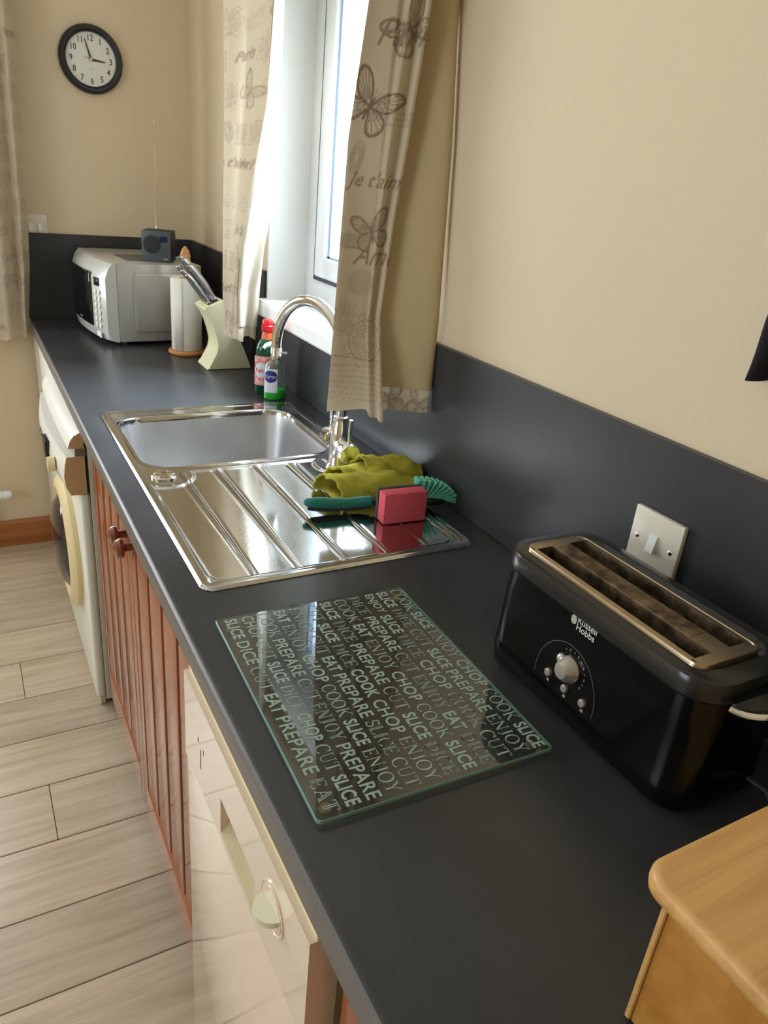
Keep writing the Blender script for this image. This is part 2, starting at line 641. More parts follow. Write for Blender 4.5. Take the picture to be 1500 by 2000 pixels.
s.box(-3.25, -3.12, -0.7, 0.4, 0, 0.95)  # opening out of view, added to bring more light onto the far wall
s.box(-3.25, -3.12, -0.7, 0.4, 1.95, 2.42)
struct('wall_left', s, PAINT, smooth=False)
struct('wall_front', S().box(-3.2, 0.3, -2.8, -2.7, 0, 2.42), PAINT, smooth=False)
struct('ceiling', S().box(-3.25, 0.3, -2.8, YB + 0.11, 2.42, 2.5), CEIL, smooth=False)
struct('baseboard_back', S().prism([(YB + 0.012, 0), (YB - 0.008, 0), (YB - 0.008, 0.098), (YB - 0.002, 0.108), (YB + 0.012, 0.108)],
                                   'x', -3.1, -0.55), SKIRT, smooth=False)
struct('ground', S().box(0.3, 12, -8, 10, -0.25, -0.15), OUT, smooth=False)

# ---- window over the sink
win = structe('window_1', (0.15, 0.8, 1.14))
FX0, FX1 = 0.123, 0.185
s = S()
s.box(FX0, FX1, WY1 - 0.075, WY1, 1.135, WZ1, 0.004)
s.box(FX0, FX1, WY0, WY0 + 0.075, 1.135, WZ1, 0.004)
s.box(FX0 + .001, FX1, WY0 + 0.07, WY1 - 0.07, 1.135, 1.205, 0.004)
s.box(FX0 + .001, FX1, WY0 + 0.07, WY1 - 0.07, WZ1 - 0.07, WZ1, 0.004)
obj('window_frame', s, PVC, win)
s = S()
ya, yb, za, zb = WY0 + 0.08, WY1 - 0.092, 1.216, WZ1 - 0.08
X0, X1 = 0.112, 0.18
s.box(X0, X1, yb - 0.07, yb, za, zb, 0.008, 3)
s.box(X0, X1, ya, ya + 0.07, za, zb, 0.008, 3)
s.box(X0 + .001, X1, ya + 0.06, yb - 0.06, za, za + 0.058, 0.008, 3)
s.box(X0 + .001, X1, ya + 0.06, yb - 0.06, zb - 0.058, zb, 0.008, 3)
obj('window_sash', s, PVC, win)
s = S()
for q in ((yb - 0.003, yb + 0.012, za - 0.01, zb + 0.01), (ya - 0.012, ya + 0.003, za - 0.01, zb + 0.01)):
    s.box(X0 + 0.006, X0 + 0.02, *q)
s.box(X0 + 0.006, X0 + 0.02, ya, yb, za - 0.010, za + 0.002)
obj('gasket', s, GASKET, win, smooth=False)
s = S()
for q in ((yb - 0.082, yb - 0.068, za + 0.05, zb - 0.05), (ya + 0.068, ya + 0.082, za + 0.05, zb - 0.05)):
    s.box(X0 + 0.012, X0 + 0.03, *q)
s.box(X0 + 0.012, X0 + 0.03, ya + 0.07, yb - 0.07, za + 0.05, za + 0.064)
obj('glazing_bead', s, mat('bead', rgb(150, 172, 204), 0.35, var=0.02), win, smooth=False)
obj('pane', S().quad((0.148, ya + 0.066, za + 0.05), (0.148, yb - 0.066, za + 0.05), (0.148, yb - 0.066, zb - 0.05), (0.148, ya + 0.066, zb - 0.05)), PANE, win, smooth=False)
s = S()
nose = [(-0.030, 1.090), (-0.034, 1.096), (-0.034, 1.126), (-0.029, 1.135), (0.16, 1.137), (0.16, 1.087)]
s.prism(nose, 'y', WY0 + 0.001, WY1 - 0.001)
obj('sill', s, WHITEPAINT, win, smooth=False)
# plastered white reveal boards
s = S()
s.box(0.004, 0.124, WY1 - 0.006, WY1 + 0.004, 1.132, WZ1)
s.box(0.004, 0.124, WY0 - 0.004, WY0 + 0.006, 1.132, WZ1)
s.box(0.004, 0.124, WY0, WY1, WZ1 - 0.006, WZ1 + 0.004)
obj('reveal', s, WHITEPAINT, win, smooth=False)

# ================================================================== WORKTOP
SX0, SX1, SY0, SY1 = -0.547, -0.049, 0.0, 0.906      # sink outline
hx0, hx1, hy0, hy1 = -0.532, -0.064, 0.016, 0.890    # cut-out


def nose_prof(xr):
    return [(-0.580, 0.872), (-0.598, 0.872), (-0.600, 0.876), (-0.600, 0.900), (-0.5985, 0.9060), (-0.595, 0.9090),
            (-0.590, 0.91), (xr, 0.91), (xr, 0.872)]


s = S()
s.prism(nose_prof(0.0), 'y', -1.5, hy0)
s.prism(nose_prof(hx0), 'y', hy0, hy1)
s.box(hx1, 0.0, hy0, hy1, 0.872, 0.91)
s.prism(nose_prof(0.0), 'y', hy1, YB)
wt_ = obj('worktop', s, SLATE, smooth=True, mats=[SLATE, mat('slate_edge_sheen', rgb(104, 99, 95), 0.4, var=0.06, scale=30)])
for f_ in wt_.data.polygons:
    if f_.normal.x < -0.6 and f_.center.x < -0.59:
        f_.material_index = 1  # same laminate; reflected sheen of the front edge put into a lighter grey
tag(wt_, 'long dark slate-look laminate worktop running under the window', 'worktop')

s = S()
UT = 1.211
s.prism([(-1.5, 0.911), (YB, 0.911), (YB, UT), (1.262, UT), (1.262, 1.086), (0.343, 1.086), (0.343, UT), (-1.5, UT)],
        'x', 0.0, 0.0115)
tag(obj('upstand', s, SLATE_UP, smooth=False), 'dark slate-look upstand board along the window wall behind the toaster', 'upstand')
s = S().box(-0.600, 0.0, YB, YB + 0.012, 0.911, UT, 0.0015, 1)
tag(obj('upstand', s, SLATE_UP, smooth=False), 'short dark upstand board on the far wall behind the microwave', 'upstand')

# ================================================================== SINK
sink = thing('sink', 'stainless steel inset sink with one bowl and a grooved drainer', 'sink', (-0.3, 0.45, WT))


def sd_rrect(x, y, cx, cy, hw, hh, r):
    qx = np.abs(x - cx) - (hw - r)
    qy = np.abs(y - cy) - (hh - r)
    return np.hypot(np.maximum(qx, 0), np.maximum(qy, 0)) + np.minimum(np.maximum(qx, qy), 0) - r


BX0, BX1, BY0, BY1 = -0.523, -0.092, 0.500, 0.846
nx, ny = 280, 500
gx = np.linspace(SX0, SX1, nx)
gy = np.linspace(SY0, SY1, ny)
GX, GY = np.meshgrid(gx, gy)
d_out = sd_rrect(GX, GY, (SX0 + SX1) / 2, (SY0 + SY1) / 2, (SX1 - SX0) / 2, (SY1 - SY0) / 2, 0.022)
Zs = 0.0010 + 0.0045 * smoothstep(-d_out / 0.0045)
Zs -= 0.0016 * smoothstep((-d_out - 0.015) / 0.004)
d_b = sd_rrect(GX, GY, (BX0 + BX1) / 2, (BY0 + BY1) / 2, (BX1 - BX0) / 2, (BY1 - BY0) / 2, 0.065)
Zs += 0.0018 * np.exp(-(d_b / 0.006) ** 2)
tt = np.clip(-d_b / 0.034, 0, 1)
depth = 0.148 * (1 - np.sqrt(np.clip(1 - tt ** 1.4, 0, 1)) ** 1.0)
wall_t = smoothstep(np.clip(-d_b / 0.030, 0, 1))
Zs -= np.where(d_b < 0, 0.150 * wall_t, 0)
# drainer pan, with the raised tab round the waste control
d_d = sd_rrect(GX, GY, -0.303, 0.245, 0.229, 0.229, 0.035)
d_ring = np.hypot(GX + 0.500, GY - 0.462) - 0.058
d_tap = np.hypot(GX + 0.110, GY - 0.430) - 0.062
d_d = np.maximum(np.maximum(d_d, -d_ring), -d_tap)
pan = smoothstep(np.clip(-d_d / 0.010, 0, 1))
Zs += 0.0012 * np.exp(-(d_d / 0.005) ** 2) * (d_b > 0.004)
Zs -= 0.0024 * pan * (0.6 + 0.4 * smoothstep((GY - 0.0) / 0.45)) * (d_b > 0)
for cx in (-0.458, -0.384, -0.299, -0.220, -0.1385, -0.068):
    wd = 0.0026 + 0.0046 * np.clip(GY / 0.46, 0, 1)
    m_ = smoothstep((GY - 0.018) / 0.012) * smoothstep((0.474 - GY) / 0.012) * (d_b > 0.006)
    u = (GX - cx) / wd
    Zs += m_ * (0.0017 * np.exp(-(u * 1.6) ** 4) - 0.0007 * np.exp(-((np.abs(u) - 1.5) * 2.0) ** 2))
dzx = np.gradient(Zs, gx, axis=1)
dzy = np.gradient(Zs, gy, axis=0)
NRM = np.stack([-dzx, -dzy, np.ones_like(Zs)], -1)
NRM = (NRM / np.linalg.norm(NRM, axis=-1, keepdims=True)).reshape(-1, 3)
verts = np.stack([GX, GY, Zs + WT], -1).reshape(-1, 3) - np.array(sink.location)
inside = (d_out < 0.0015).reshape(-1)
idx = np.arange(nx * ny).reshape(ny, nx)
quads = np.stack([idx[:-1, :-1], idx[:-1, 1:], idx[1:, 1:], idx[1:, :-1]], -1).reshape(-1, 4)
keep = inside[quads].all(1)
quads = quads[keep]
isb = (d_b.reshape(-1)[quads].max(1) < -0.004)


def np_mesh(name, verts, quads, mats, parent, midx=None):
    me = bpy.data.meshes.new(name)
    me.vertices.add(len(verts))
    me.vertices.foreach_set('co', np.asarray(verts, np.float32).ravel())
    me.loops.add(len(quads) * 4)
    me.loops.foreach_set('vertex_index', np.asarray(quads, np.int32).ravel())
    me.polygons.add(len(quads))
    me.polygons.foreach_set('loop_start', np.arange(0, len(quads) * 4, 4, dtype=np.int32))
    me.polygons.foreach_set('loop_total', np.full(len(quads), 4, np.int32))
    if midx is not None:
        me.polygons.foreach_set('material_index', np.asarray(midx, np.int32))
    me.polygons.foreach_set('use_smooth', np.ones(len(quads), bool))
    for m in mats:
        me.materials.append(m)
    me.update(calc_edges=True)
    me.validate()
    o = bpy.data.objects.new(name, me)
    COL.objects.link(o)
    o.parent = parent
    return o


def sub(qs):
    used = np.unique(qs)
    remap = -np.ones(nx * ny, int)
    remap[used] = np.arange(len(used))
    return verts[used], remap[qs], NRM[used]


v_, q_, n_v = sub(quads[~isb])
dr = np_mesh('drainer', v_, q_, [STEEL], sink)
dr.data.normals_split_custom_set_from_vertices(n_v.tolist())
v_, q_, n_v = sub(quads[isb])
bo = np_mesh('bowl', v_, q_, [STEELB], sink)
bo.data.normals_split_custom_set_from_vertices(n_v.tolist())
obj('strainer', S().lathe([(0.001, 0.0), (0.036, 0.0), (0.043, 0.002), (0.045, 0.0005)], (-0.307, 0.675, WT - 0.1475), n=28), CHROME, sink)
s = S().lathe([(0.025, 0.0), (0.025, 0.004), (0.023, 0.006), (0.020, 0.006), (0.0195, 0.0045), (0.0185, 0.0045), (0.018, 0.0065),
               (0.012, 0.0078), (0.0, 0.0082)], (-0.497, 0.457, WT + 0.0032), n=36)
obj('waste_control', s, CHROME, sink)

# ---- mixer tap
TX, TY = -0.136, 0.405
tap = thing('mixer_tap', 'chrome swan-neck mixer tap with two small levers behind the sink drainer', 'tap', (TX, TY, WT))
s = S().lathe([(0.027, 0.0), (0.027, 0.006), (0.024, 0.012), (0.0215, 0.016), (0.0215, 0.055), (0.019, 0.10), (0.0165, 0.105),
               (0.0165, 0.118), (0.0125, 0.12)], (TX, TY, WT + 0.0046), n=32)
obj('tap_column', s, CHROME, tap)
tipx, tipy = -0.203, 0.618
pts = [(TX, TY, WT + 0.11), (TX, TY, WT + 0.16), (TX, TY, WT + 0.20)]
dx, dy = tipx - TX, tipy - TY
R_ = math.hypot(dx, dy) / 2
zc = 1.140
pts = [(TX, TY, z) for z in (WT + 0.11, WT + 0.15, WT + 0.19, zc - 0.02)]
for i in range(25):
    a = math.pi * (1 - i / 24)
    f_ = (1 + math.cos(a)) / 2
    pts.append((TX + dx * f_, TY + dy * f_, zc + R_ * math.sin(a)))
pts.append((tipx, tipy, zc - 0.012))
obj('spout', S().tube(pts, 0.0118, 20), CHROME, tap)
s = S().lathe([(0.0130, 0), (0.0130, 0.024), (0.0118, 0.026)], (tipx, tipy, zc - 0.034), n=24)
s.tube([(tipx + 0.008, tipy - 0.010, zc - 0.018), (tipx + 0.020, tipy - 0.014, zc - 0.019)], [0.0022, 0.003], 10)
obj('spout_nozzle', s, CHROME, tap)
vz = WT + 0.060
ya_, yb_ = TY - 0.062, TY + 0.062
s = S().lathe([(0.017, -0.034), (0.0185, -0.030), (0.0185, 0.030), (0.017, 0.034)], (TX, TY, vz), (0.08, 1, 0), n=32)
obj('valve_body', s, CHROME, tap)
for sgn in (-1, 1):
    c = (TX + 0.08 * sgn * 0.035, TY + sgn * 0.035, vz)
    s = S().lathe([(0.0165, 0.0), (0.0215, 0.002), (0.0220, 0.030), (0.0205, 0.033), (0.0, 0.0335)], c, (0.08 * sgn, sgn, 0), n=32)
    h = obj('handle', s, CHROME, tap)
    cy = TY + sgn * 0.055
    cx = TX + 0.08 * sgn * 0.055
    obj('lever', S().tube([(cx, cy, vz + 0.018), (cx, cy, vz + 0.050), (cx, cy + sgn * 0.002, vz + 0.072)], [0.0036, 0.0042, 0.0040], 12), CHROME, h)

# ================================================================== BASE UNITS
XF = -0.575       # door face
cab = thing('sink_cabinet', 'reddish cherry wood cabinet with two grooved doors under the sink', 'cabinet', (-0.3, 0.392, 0))
s = S()
s.box(-0.552, -0.02, -0.094, -0.076, 0.1, 0.870)
s.box(-0.552, -0.02, 0.859, 0.877, 0.1, 0.870)
s.box(-0.552, -0.02, -0.076, 0.859, 0.1, 0.118)
s.box(-0.04, -0.02, -0.076, 0.859, 0.118, 0.72)
s.box(-0.552, -0.535, -0.076, 0.859, 0.80, 0.870)
obj('carcass', s, CARCASS, cab, smooth=False)
obj('plinth', S().box(-0.50, -0.485, -0.094, 0.877, 0.0, 0.1), PLINTH, cab, smooth=False)


def slat_door(y0, y1, knob_y, parent, n=4, z0=0.105, z1=0.868):
    d = obj('door', S().box(XF + 0.007, XF + 0.022, y0, y1, z0, z1, 0.001, 1), CHERRYD, parent, smooth=False)
    e = 0.040
    wslat = (y1 - y0 - 2 * e) / n
    for i in range(n):
        a = y0 + e + i * wslat
        obj('slat', S().box(XF - 0.001, XF + 0.007, a + 0.0085, a + wslat - 0.0085, 0.203, 0.803, 0.0030, 2), CHERRY, d)
    for a, b_ in ((y0, y0 + e - 0.002), (y1 - e + 0.002, y1)):
        obj('stile', S().box(XF - 0.002, XF + 0.007, a, b_, z0, z1, 0.003, 2), CHERRY, d)
    obj('bottom_rail', S().prism([(XF - 0.002, z0), (XF - 0.002, 0.190), (XF + 0.007, 0.202), (XF + 0.007, z0)], 'y',
                                 y0 + e - 0.001, y1 - e + 0.001), CHERRYH, d, smooth=False)
    obj('top_rail', S().box(XF - 0.002, XF + 0.007, y0 + e - 0.001, y1 - e + 0.001, 0.812, z1, 0.002, 1), CHERRYH, d)
    k_ = S().lathe([(0.009, 0.0), (0.0075, 0.010), (0.009, 0.015), (0.0190, 0.019), (0.0205, 0.025), (0.0175, 0.032), (0.009, 0.0365), (0, 0.0375)],
                   (XF - 0.001, knob_y, 0.801), (-1, 0, 0), n=24)
    obj('knob', k_, KNOBW, d)
    return d


slat_door(0.4120, 0.875, 0.452, cab)
slat_door(-0.092, 0.4085, 0.392, cab)

# ---- washing machine
wm = thing('washing_machine', 'white washing machine with bulging control fascia and round door under the worktop', 'washing machine', (-0.3, 1.24, 0))
obj('body', S().box(-0.578, -0.03, 0.942, 1.540, 0.02, 0.862, 0.003, 2), WMS, wm)
s = S()
obj('front_panel', S().box(-0.604, -0.5785, 0.943, 1.539, 0.03, 0.684, 0.008, 3), WMW, wm)
obj('kick_strip', S().box(-0.596, -0.5786, 0.95, 1.53, 0.004, 0.029, 0.002, 1), WMS, wm)
top_prof = [(-0.585, 0.858), (-0.593, 0.852), (-0.607, 0.845), (-0.616, 0.833), (-0.623, 0.813), (-0.585, 0.811)]
low_prof = [(-0.585, 0.789), (-0.628, 0.790), (-0.633, 0.769), (-0.637, 0.738), (-0.634, 0.708), (-0.624, 0.686), (-0.585, 0.685)]


def bowed(prof, amp, y0, y1, n=20):
    rings = []
    for i in range(n + 1):
        t = i / n
        bow = amp * (1 - (2 * t - 1) ** 2)
        rings.append([(x - (bow if x < -0.588 else 0), y0 + (y1 - y0) * t, z) for x, z in prof])
    return S().loft(rings)


fas = obj('control_fascia', bowed(top_prof, 0.006, 0.944, 1.538), WMW, wm)
obj('control_panel', bowed(low_prof, 0.018, 0.944, 1.538), WMW, wm)
obj('finger_groove', bowed([(-0.582, 0.812), (-0.606, 0.812), (-0.608, 0.788), (-0.582, 0.788)], 0.008, 0.946, 1.536), GROOVE, wm)
s = S().prism([(x - 0.0004, z) for x, z in top_prof], 'y', 0.9405, 0.9438)
s.prism([(x - 0.0004, z) for x, z in low_prof], 'y', 0.9405, 0.9438)
obj('end_cap', s, WMCAP, wm, smooth=False)
obj('display', S().box(-0.661, -0.645, 1.13, 1.20, 0.712, 0.770, 0.003, 2), BLACKP, wm)
obj('dial', S().lathe([(0.020, 0), (0.021, 0.004), (0.0185, 0.018), (0.0, 0.0195)], (-0.648, 1.045, 0.738), (-1, 0, 0), n=28), WMCREAM, wm)
for k in range(2):
    obj('button', S().box(-0.6585, -0.650, 1.262 + k * 0.04, 1.282 + k * 0.04, 0.742, 0.750, 0.001, 1), GROOVE, wm)
dc = (-0.604, 1.24, 0.415)
obj('door_ring', S().lathe([(0.205, 0.0), (0.204, 0.014), (0.190, 0.026), (0.165, 0.030), (0.150, 0.022), (0.146, 0.004)], dc, (-1, 0, 0), n=56), WMCREAM, wm)
obj('door_glass', S().lathe([(0.150, 0.006), (0.140, 0.026), (0.115, 0.043), (0.07, 0.053), (0.0, 0.056)], dc, (-1, 0, 0), n=48), WMGLASS, wm)

fr = thing('undercounter_appliance', 'plain white appliance front under the far end of the worktop beyond the washing machine', 'appliance', (-0.3, 1.82, 0))
obj('body', S().box(-0.560, -0.03, 1.556, 2.08, 0.02, 0.866, 0.003, 2), WMS, fr)
obj('door', S().box(-0.594, -0.5605, 1.558, 2.078, 0.07, 0.862, 0.010, 3), WMW, fr)
obj('kick_strip', S().box(-0.575, -0.5605, 1.57, 2.07, 0.003, 0.066), GROOVE, fr, smooth=False)

# ---- dishwasher
DY0, DY1 = -0.548, -0.108
FB = 0.716
dw = thing('dishwasher', 'cream glossy dishwasher with a finger recess and half-moon dial', 'dishwasher', (-0.3, -0.3, 0))
obj('body', S().box(-0.572, -0.03, DY0 + 0.003, DY1 - 0.003, 0.02, 0.862, 0.002, 1), CREAMD, dw)
obj('door', S().box(-0.6032, -0.5725, DY0, DY1, 0.085, FB - 0.0008, 0.004, 3), CREAM, dw)
obj('plinth', S().box(-0.555, -0.54, DY0 + 0.003, DY1 - 0.003, 0.0, 0.08), CREAMD, dw, smooth=False)
# fascia with scooped recess
s = S()
fx = -0.605
ry0, ry1, rz0, rz1 = -0.402, -0.276, 0.726, 0.784
FB = 0.716
s.box(fx, -0.5725, DY0, ry0, FB, 0.862, 0.0)
s.box(fx, -0.5725, ry1, DY1, FB, 0.862, 0.0)
s.box(fx, -0.5725, ry0, ry1, rz1, 0.862, 0.0)
s.box(fx, -0.5725, ry0, ry1, FB, rz0, 0.0)
bmesh.ops.remove_doubles(s.b, verts=s.b.verts, dist=1e-6)
obj('control_fascia', s, CREAM, dw, smooth=False)
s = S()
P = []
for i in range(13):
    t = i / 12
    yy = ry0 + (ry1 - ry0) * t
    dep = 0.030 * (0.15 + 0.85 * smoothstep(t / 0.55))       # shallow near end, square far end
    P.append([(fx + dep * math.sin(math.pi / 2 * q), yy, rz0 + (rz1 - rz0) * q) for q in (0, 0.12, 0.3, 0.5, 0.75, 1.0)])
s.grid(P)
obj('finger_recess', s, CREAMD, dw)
obj('top_trim', S().box(-0.598, -0.5725, DY0, DY1, 0.8625, 0.8705, 0.001, 1), mat('trim_cream', rgb(240, 224, 178), 0.3, var=0.02), dw)
dcx = (fx, -0.458, 0.803)
ring = obj('dial_ring', S().lathe([(0.0305, 0), (0.0305, 0.0015), (0.0285, 0.0018), (0.0280, 0.0006), (0.026, 0.0006), (0.0255, 0.002), (0.0, 0.002)], dcx, (-1, 0, 0), n=40), CREAM, dw)
prof = [(0.0, -0.0225)]
for i in range(13):
    a = -math.pi / 2 + math.pi * i / 12
    prof.append((-0.019 * math.cos(a), 0.0225 * math.sin(a)))
s = S()
# grip: half-moon blade standing out of the ring, its plane tilted
ang = math.radians(8)
for_side = []
bmv = []
for side in (-0.0045, 0.0045):
    bmv.append([s.b.verts.new((fx - 0.002 + px * 1.0, -0.458 + py * math.cos(ang) - side * math.sin(ang), 0.803 - py * math.sin(ang) + side * math.cos(ang))) for px, py in prof])
s.b.faces.new(bmv[0][::-1])
s.b.faces.new(bmv[1])
for i in range(len(prof)):
    j = (i + 1) % len(prof)
    s.b.faces.new([bmv[0][i], bmv[0][j], bmv[1][j], bmv[1][i]])
obj('dial_grip', s, CREAMK, ring, angle=50)
s = S()
s.box(fx - 0.0006, fx, -0.1885, -0.1865, 0.742 + 0.012, 0.786)
s.box(fx - 0.0006, fx, -0.178, -0.1765, 0.792, 0.800)
s.box(fx - 0.0006, fx, -0.203, -0.2015, 0.790, 0.797)
obj('indicator', s, GROOVE, dw, smooth=False)

# ---- next cabinet towards the camera
cab2 = thing('drawer_cabinet', 'reddish cherry wood cabinet just right of the dishwasher at the near end', 'cabinet', (-0.3, -0.9, 0))
obj('carcass', S().box(-0.552, -0.02, -1.45, -0.562, 0.1, 0.870), CARCASS, cab2, smooth=False)
obj('plinth', S().box(-0.50, -0.485, -1.45, -0.562, 0.0, 0.1), PLINTH, cab2, smooth=False)
slat_door(-1.02, -0.566, -0.97, cab2)

# ================================================================== GLASS BOARD
BCX, BCY, BR = -0.414, -0.283, -0.03
board = thing('glass_chopping_board', 'clear glass chopping board covered in rows of frosted cooking words', 'chopping board', (BCX, BCY, WT), BR)
BW, BL = 0.294, 0.384
gz0, gz1 = 0.004, 0.009
out = rrect(0, 0, BW, BL, 0.006, 4)
n_ = len(out)
s = S()
s.b.faces.new([s.b.verts.new((p[0] * 0.995, p[1] * 0.997, gz1)) for p in out])
obj('glass_sheet', s, GLASST, board, local=True, smooth=False, recalc=False)
s = S()
rings = [[(p[0] * 0.994, p[1] * 0.996, gz0) for p in out], [(p[0], p[1], gz0 + 0.0006) for p in out], [(p[0], p[1], gz1 - 0.0008) for p in out],
         [(p[0] * 0.994, p[1] * 0.9955, gz1 + 0.0001) for p in out], [(p[0] * 0.985, p[1] * 0.989, gz1 + 0.0001) for p in out]]
s.loft(rings[:4], cap=False)
obj('polished_edge', s, GLASSE, board, local=True, smooth=False)
s = S()
for sx in (-1, 1):
    for sy in (-1, 1):
        s = S().lathe([(0.006, 0.0), (0.007, 0.001), (0.0065, 0.0035), (0.004, 0.0038), (0.002, 0.003), (0.0, 0.003)], (sx * 0.130, sy * 0.172, 0.0002), n=16)
        obj('rubber_foot', s, mat('clear_foot', rgb(150, 132, 92), 0.25, var=0.1), board, local=True)

# serif letters drawn as ribbons on a unit cap height
TH, TK = 0.055, 0.125


def arc(cx, cy, rx, ry, a0, a1, n=14):
    return [(cx + rx * math.cos(math.radians(a0 + (a1 - a0) * i / n)), cy + ry * math.sin(math.radians(a0 + (a1 - a0) * i / n))) for i in range(n + 1)]


def stem(x, y0=0, y1=1, w=TK, sb=True, stp=True):
    r = [([(x, y0), (x, y1)], w)]
    if sb:
        r.append(([(x - 0.13, y0 + TH / 2), (x + 0.13, y0 + TH / 2)], TH))
    if stp:
        r.append(([(x - 0.13, y1 - TH / 2), (x + 0.13, y1 - TH / 2)], TH))
    return r


def serif_glyph(ch):
    if ch == 'I':
        return 0.36, stem(0.18)
    if ch == 'O':
        return 0.92, [(arc(0.46, 0.5, 0.39, 0.49, 0, 360, 28), ('o', TH, TK))]
    if ch == 'C':
        return 0.82, [(arc(0.46, 0.5, 0.39, 0.49, 42, 318, 22), ('o', TH, TK)), ([(0.76, 0.70), (0.76, 0.97)], TH)]
    if ch == 'D':
        return 0.88, stem(0.18) + [([(0.18, 0.97)] + arc(0.36, 0.5, 0.43, 0.47, 90, -90, 16) + [(0.18, 0.03)], ('o', TH, TK))]
    if ch == 'E':
        return 0.74, stem(0.18) + [([(0.18, 0.97), (0.66, 0.97)], TH), ([(0.18, 0.03), (0.68, 0.03)], TH), ([(0.18, 0.5), (0.5, 0.5)], TH),
                                   ([(0.65, 0.99), (0.65, 0.80)], TH), ([(0.67, 0.01), (0.67, 0.22)], TH), ([(0.5, 0.40), (0.5, 0.60)], TH)]
    if ch == 'N':
        return 0.92, stem(0.16, w=TH) + stem(0.76, w=TH, sb=False) + [([(0.16, 0.98), (0.76, 0.02)], TK)]
    if ch == 'J':
        return 0.46, stem(0.28, 0.1, 1, sb=False) + [([(0.28, 0.2), (0.25, 0.0), (0.12, -0.08), (0.04, -0.02)], TH)]
    if ch == 'Y':
        return 0.82, stem(0.41, 0, 0.5, stp=False) + [([(0.12, 0.97), (0.41, 0.46)], TK), ([(0.70, 0.97), (0.41, 0.46)], TH),
                                                    ([(0.0, 0.97), (0.26, 0.97)], TH), ([(0.58, 0.97), (0.82, 0.97)], TH)]
    if ch == 'U':
        return 0.88, [([(0.17, 1), (0.17, 0.35)] + arc(0.44, 0.33, 0.27, 0.31, 180, 360, 12) + [(0.71, 0.35), (0.71, 1)], ('u', TH, TK)),
                      ([(0.04, 0.97), (0.32, 0.97)], TH), ([(0.60, 0.97), (0.84, 0.97)], TH)]
    if ch == 'T':
        return 0.78, stem(0.39, stp=False) + [([(0.04, 0.97), (0.74, 0.97)], TH), ([(0.05, 0.99), (0.05, 0.78)], TH), ([(0.73, 0.99), (0.73, 0.78)], TH)]
    if ch == 'K':
        return 0.86, stem(0.18) + [([(0.72, 0.97), (0.22, 0.44)], TH), ([(0.36, 0.56), (0.74, 0.03)], TK), ([(0.60, 0.97), (0.84, 0.97)], TH), ([(0.62, 0.03), (0.88, 0.03)], TH)]
    if ch == 'L':
        return 0.70, stem(0.18) + [([(0.18, 0.03), (0.66, 0.03)], TH), ([(0.65, 0.01), (0.65, 0.24)], TH)]
    if ch == 'S':
        return 0.62, [(arc(0.31, 0.74, 0.21, 0.23, 30, 270, 12)[:-1] + arc(0.31, 0.27, 0.23, 0.24, 90, -150, 12), (TK + TH) / 2),
                      ([(0.52, 0.74), (0.52, 0.98)], TH), ([(0.08, 0.02), (0.08, 0.28)], TH)]
    if ch == 'A':
        return 0.90, [([(0.14, 0.03), (0.44, 0.98)], TH), ([(0.44, 0.98), (0.76, 0.03)], TK), ([(0.26, 0.36), (0.64, 0.36)], TH),
                      ([(0.02, 0.03), (0.28, 0.03)], TH), ([(0.60, 0.03), (0.90, 0.03)], TH)]
    if ch == 'P':
        return 0.74, stem(0.18) + [([(0.18, 0.97)] + arc(0.40, 0.73, 0.25, 0.24, 90, -90, 12) + [(0.18, 0.49)], ('o', TH, TK))]
    if ch == 'R':
        return 0.86, stem(0.18) + [([(0.18, 0.97)] + arc(0.40, 0.74, 0.24, 0.23, 90, -90, 12) + [(0.18, 0.51)], ('o', TH, TK)), ([(0.40, 0.51), (0.78, 0.03)], TK)]
    if ch == 'H':
        return 0.90, stem(0.18) + stem(0.72) + [([(0.18, 0.5), (0.72, 0.5)], TH)]
    return 0.5, []


def ribbon(bm, pts, w, zoff=0.0):
    n = len(pts)
    L, R = [], []
    closed = (abs(pts[0][0] - pts[-1][0]) + abs(pts[0][1] - pts[-1][1])) < 1e-6
    for i, p in enumerate(pts):
        a = pts[i - 1] if i > 0 else (pts[-2] if closed else p)
        c = pts[i + 1] if i < n - 1 else (pts[1] if closed else p)
        tx, ty = c[0] - a[0], c[1] - a[1]
        l = math.hypot(tx, ty) or 1
        tx, ty = tx / l, ty / l
        if isinstance(w, tuple):
            ww = w[1] + (w[2] - w[1]) * abs(ty) ** 1.5
            if w[0] == 'u' and p[0] > 0.5:
                ww = w[1]
        else:
            ww = w
        L.append(bm.verts.new((p[0] - ty * ww / 2, p[1] + tx * ww / 2, zoff)))
        R.append(bm.verts.new((p[0] + ty * ww / 2, p[1] - tx * ww / 2, zoff)))
    for i in range(n - 1):
        bm.faces.new([L[i], R[i], R[i + 1], L[i + 1]])


def serif_word(txt, inline=False):
    bm = bmesh.new()
    x = 0
    for ch in txt:
        wd, strokes = serif_glyph(ch)
        for k_, (pts, w_) in enumerate(strokes):
            P_ = [(p[0] + x, p[1]) for p in pts]
            if inline and not isinstance(w_, tuple) and w_ == TK:
                for dx_ in (-0.075, 0.055):
                    ribbon(bm, [(p[0] + dx_, p[1]) for p in P_], 0.06)
            elif inline and isinstance(w_, tuple):
                ribbon(bm, P_, TH)
                cx_ = sum(p[0] for p in P_) / len(P_)
                ribbon(bm, [(cx_ + (p[0] - cx_) * 0.74, p[1]) for p in P_], 0.05)
            else:
                if isinstance(w_, tuple) and w_[0] == 'u':
                    w_ = TH
                ribbon(bm, P_, w_)
        x += wd + 0.06
    return bm, x - 0.06


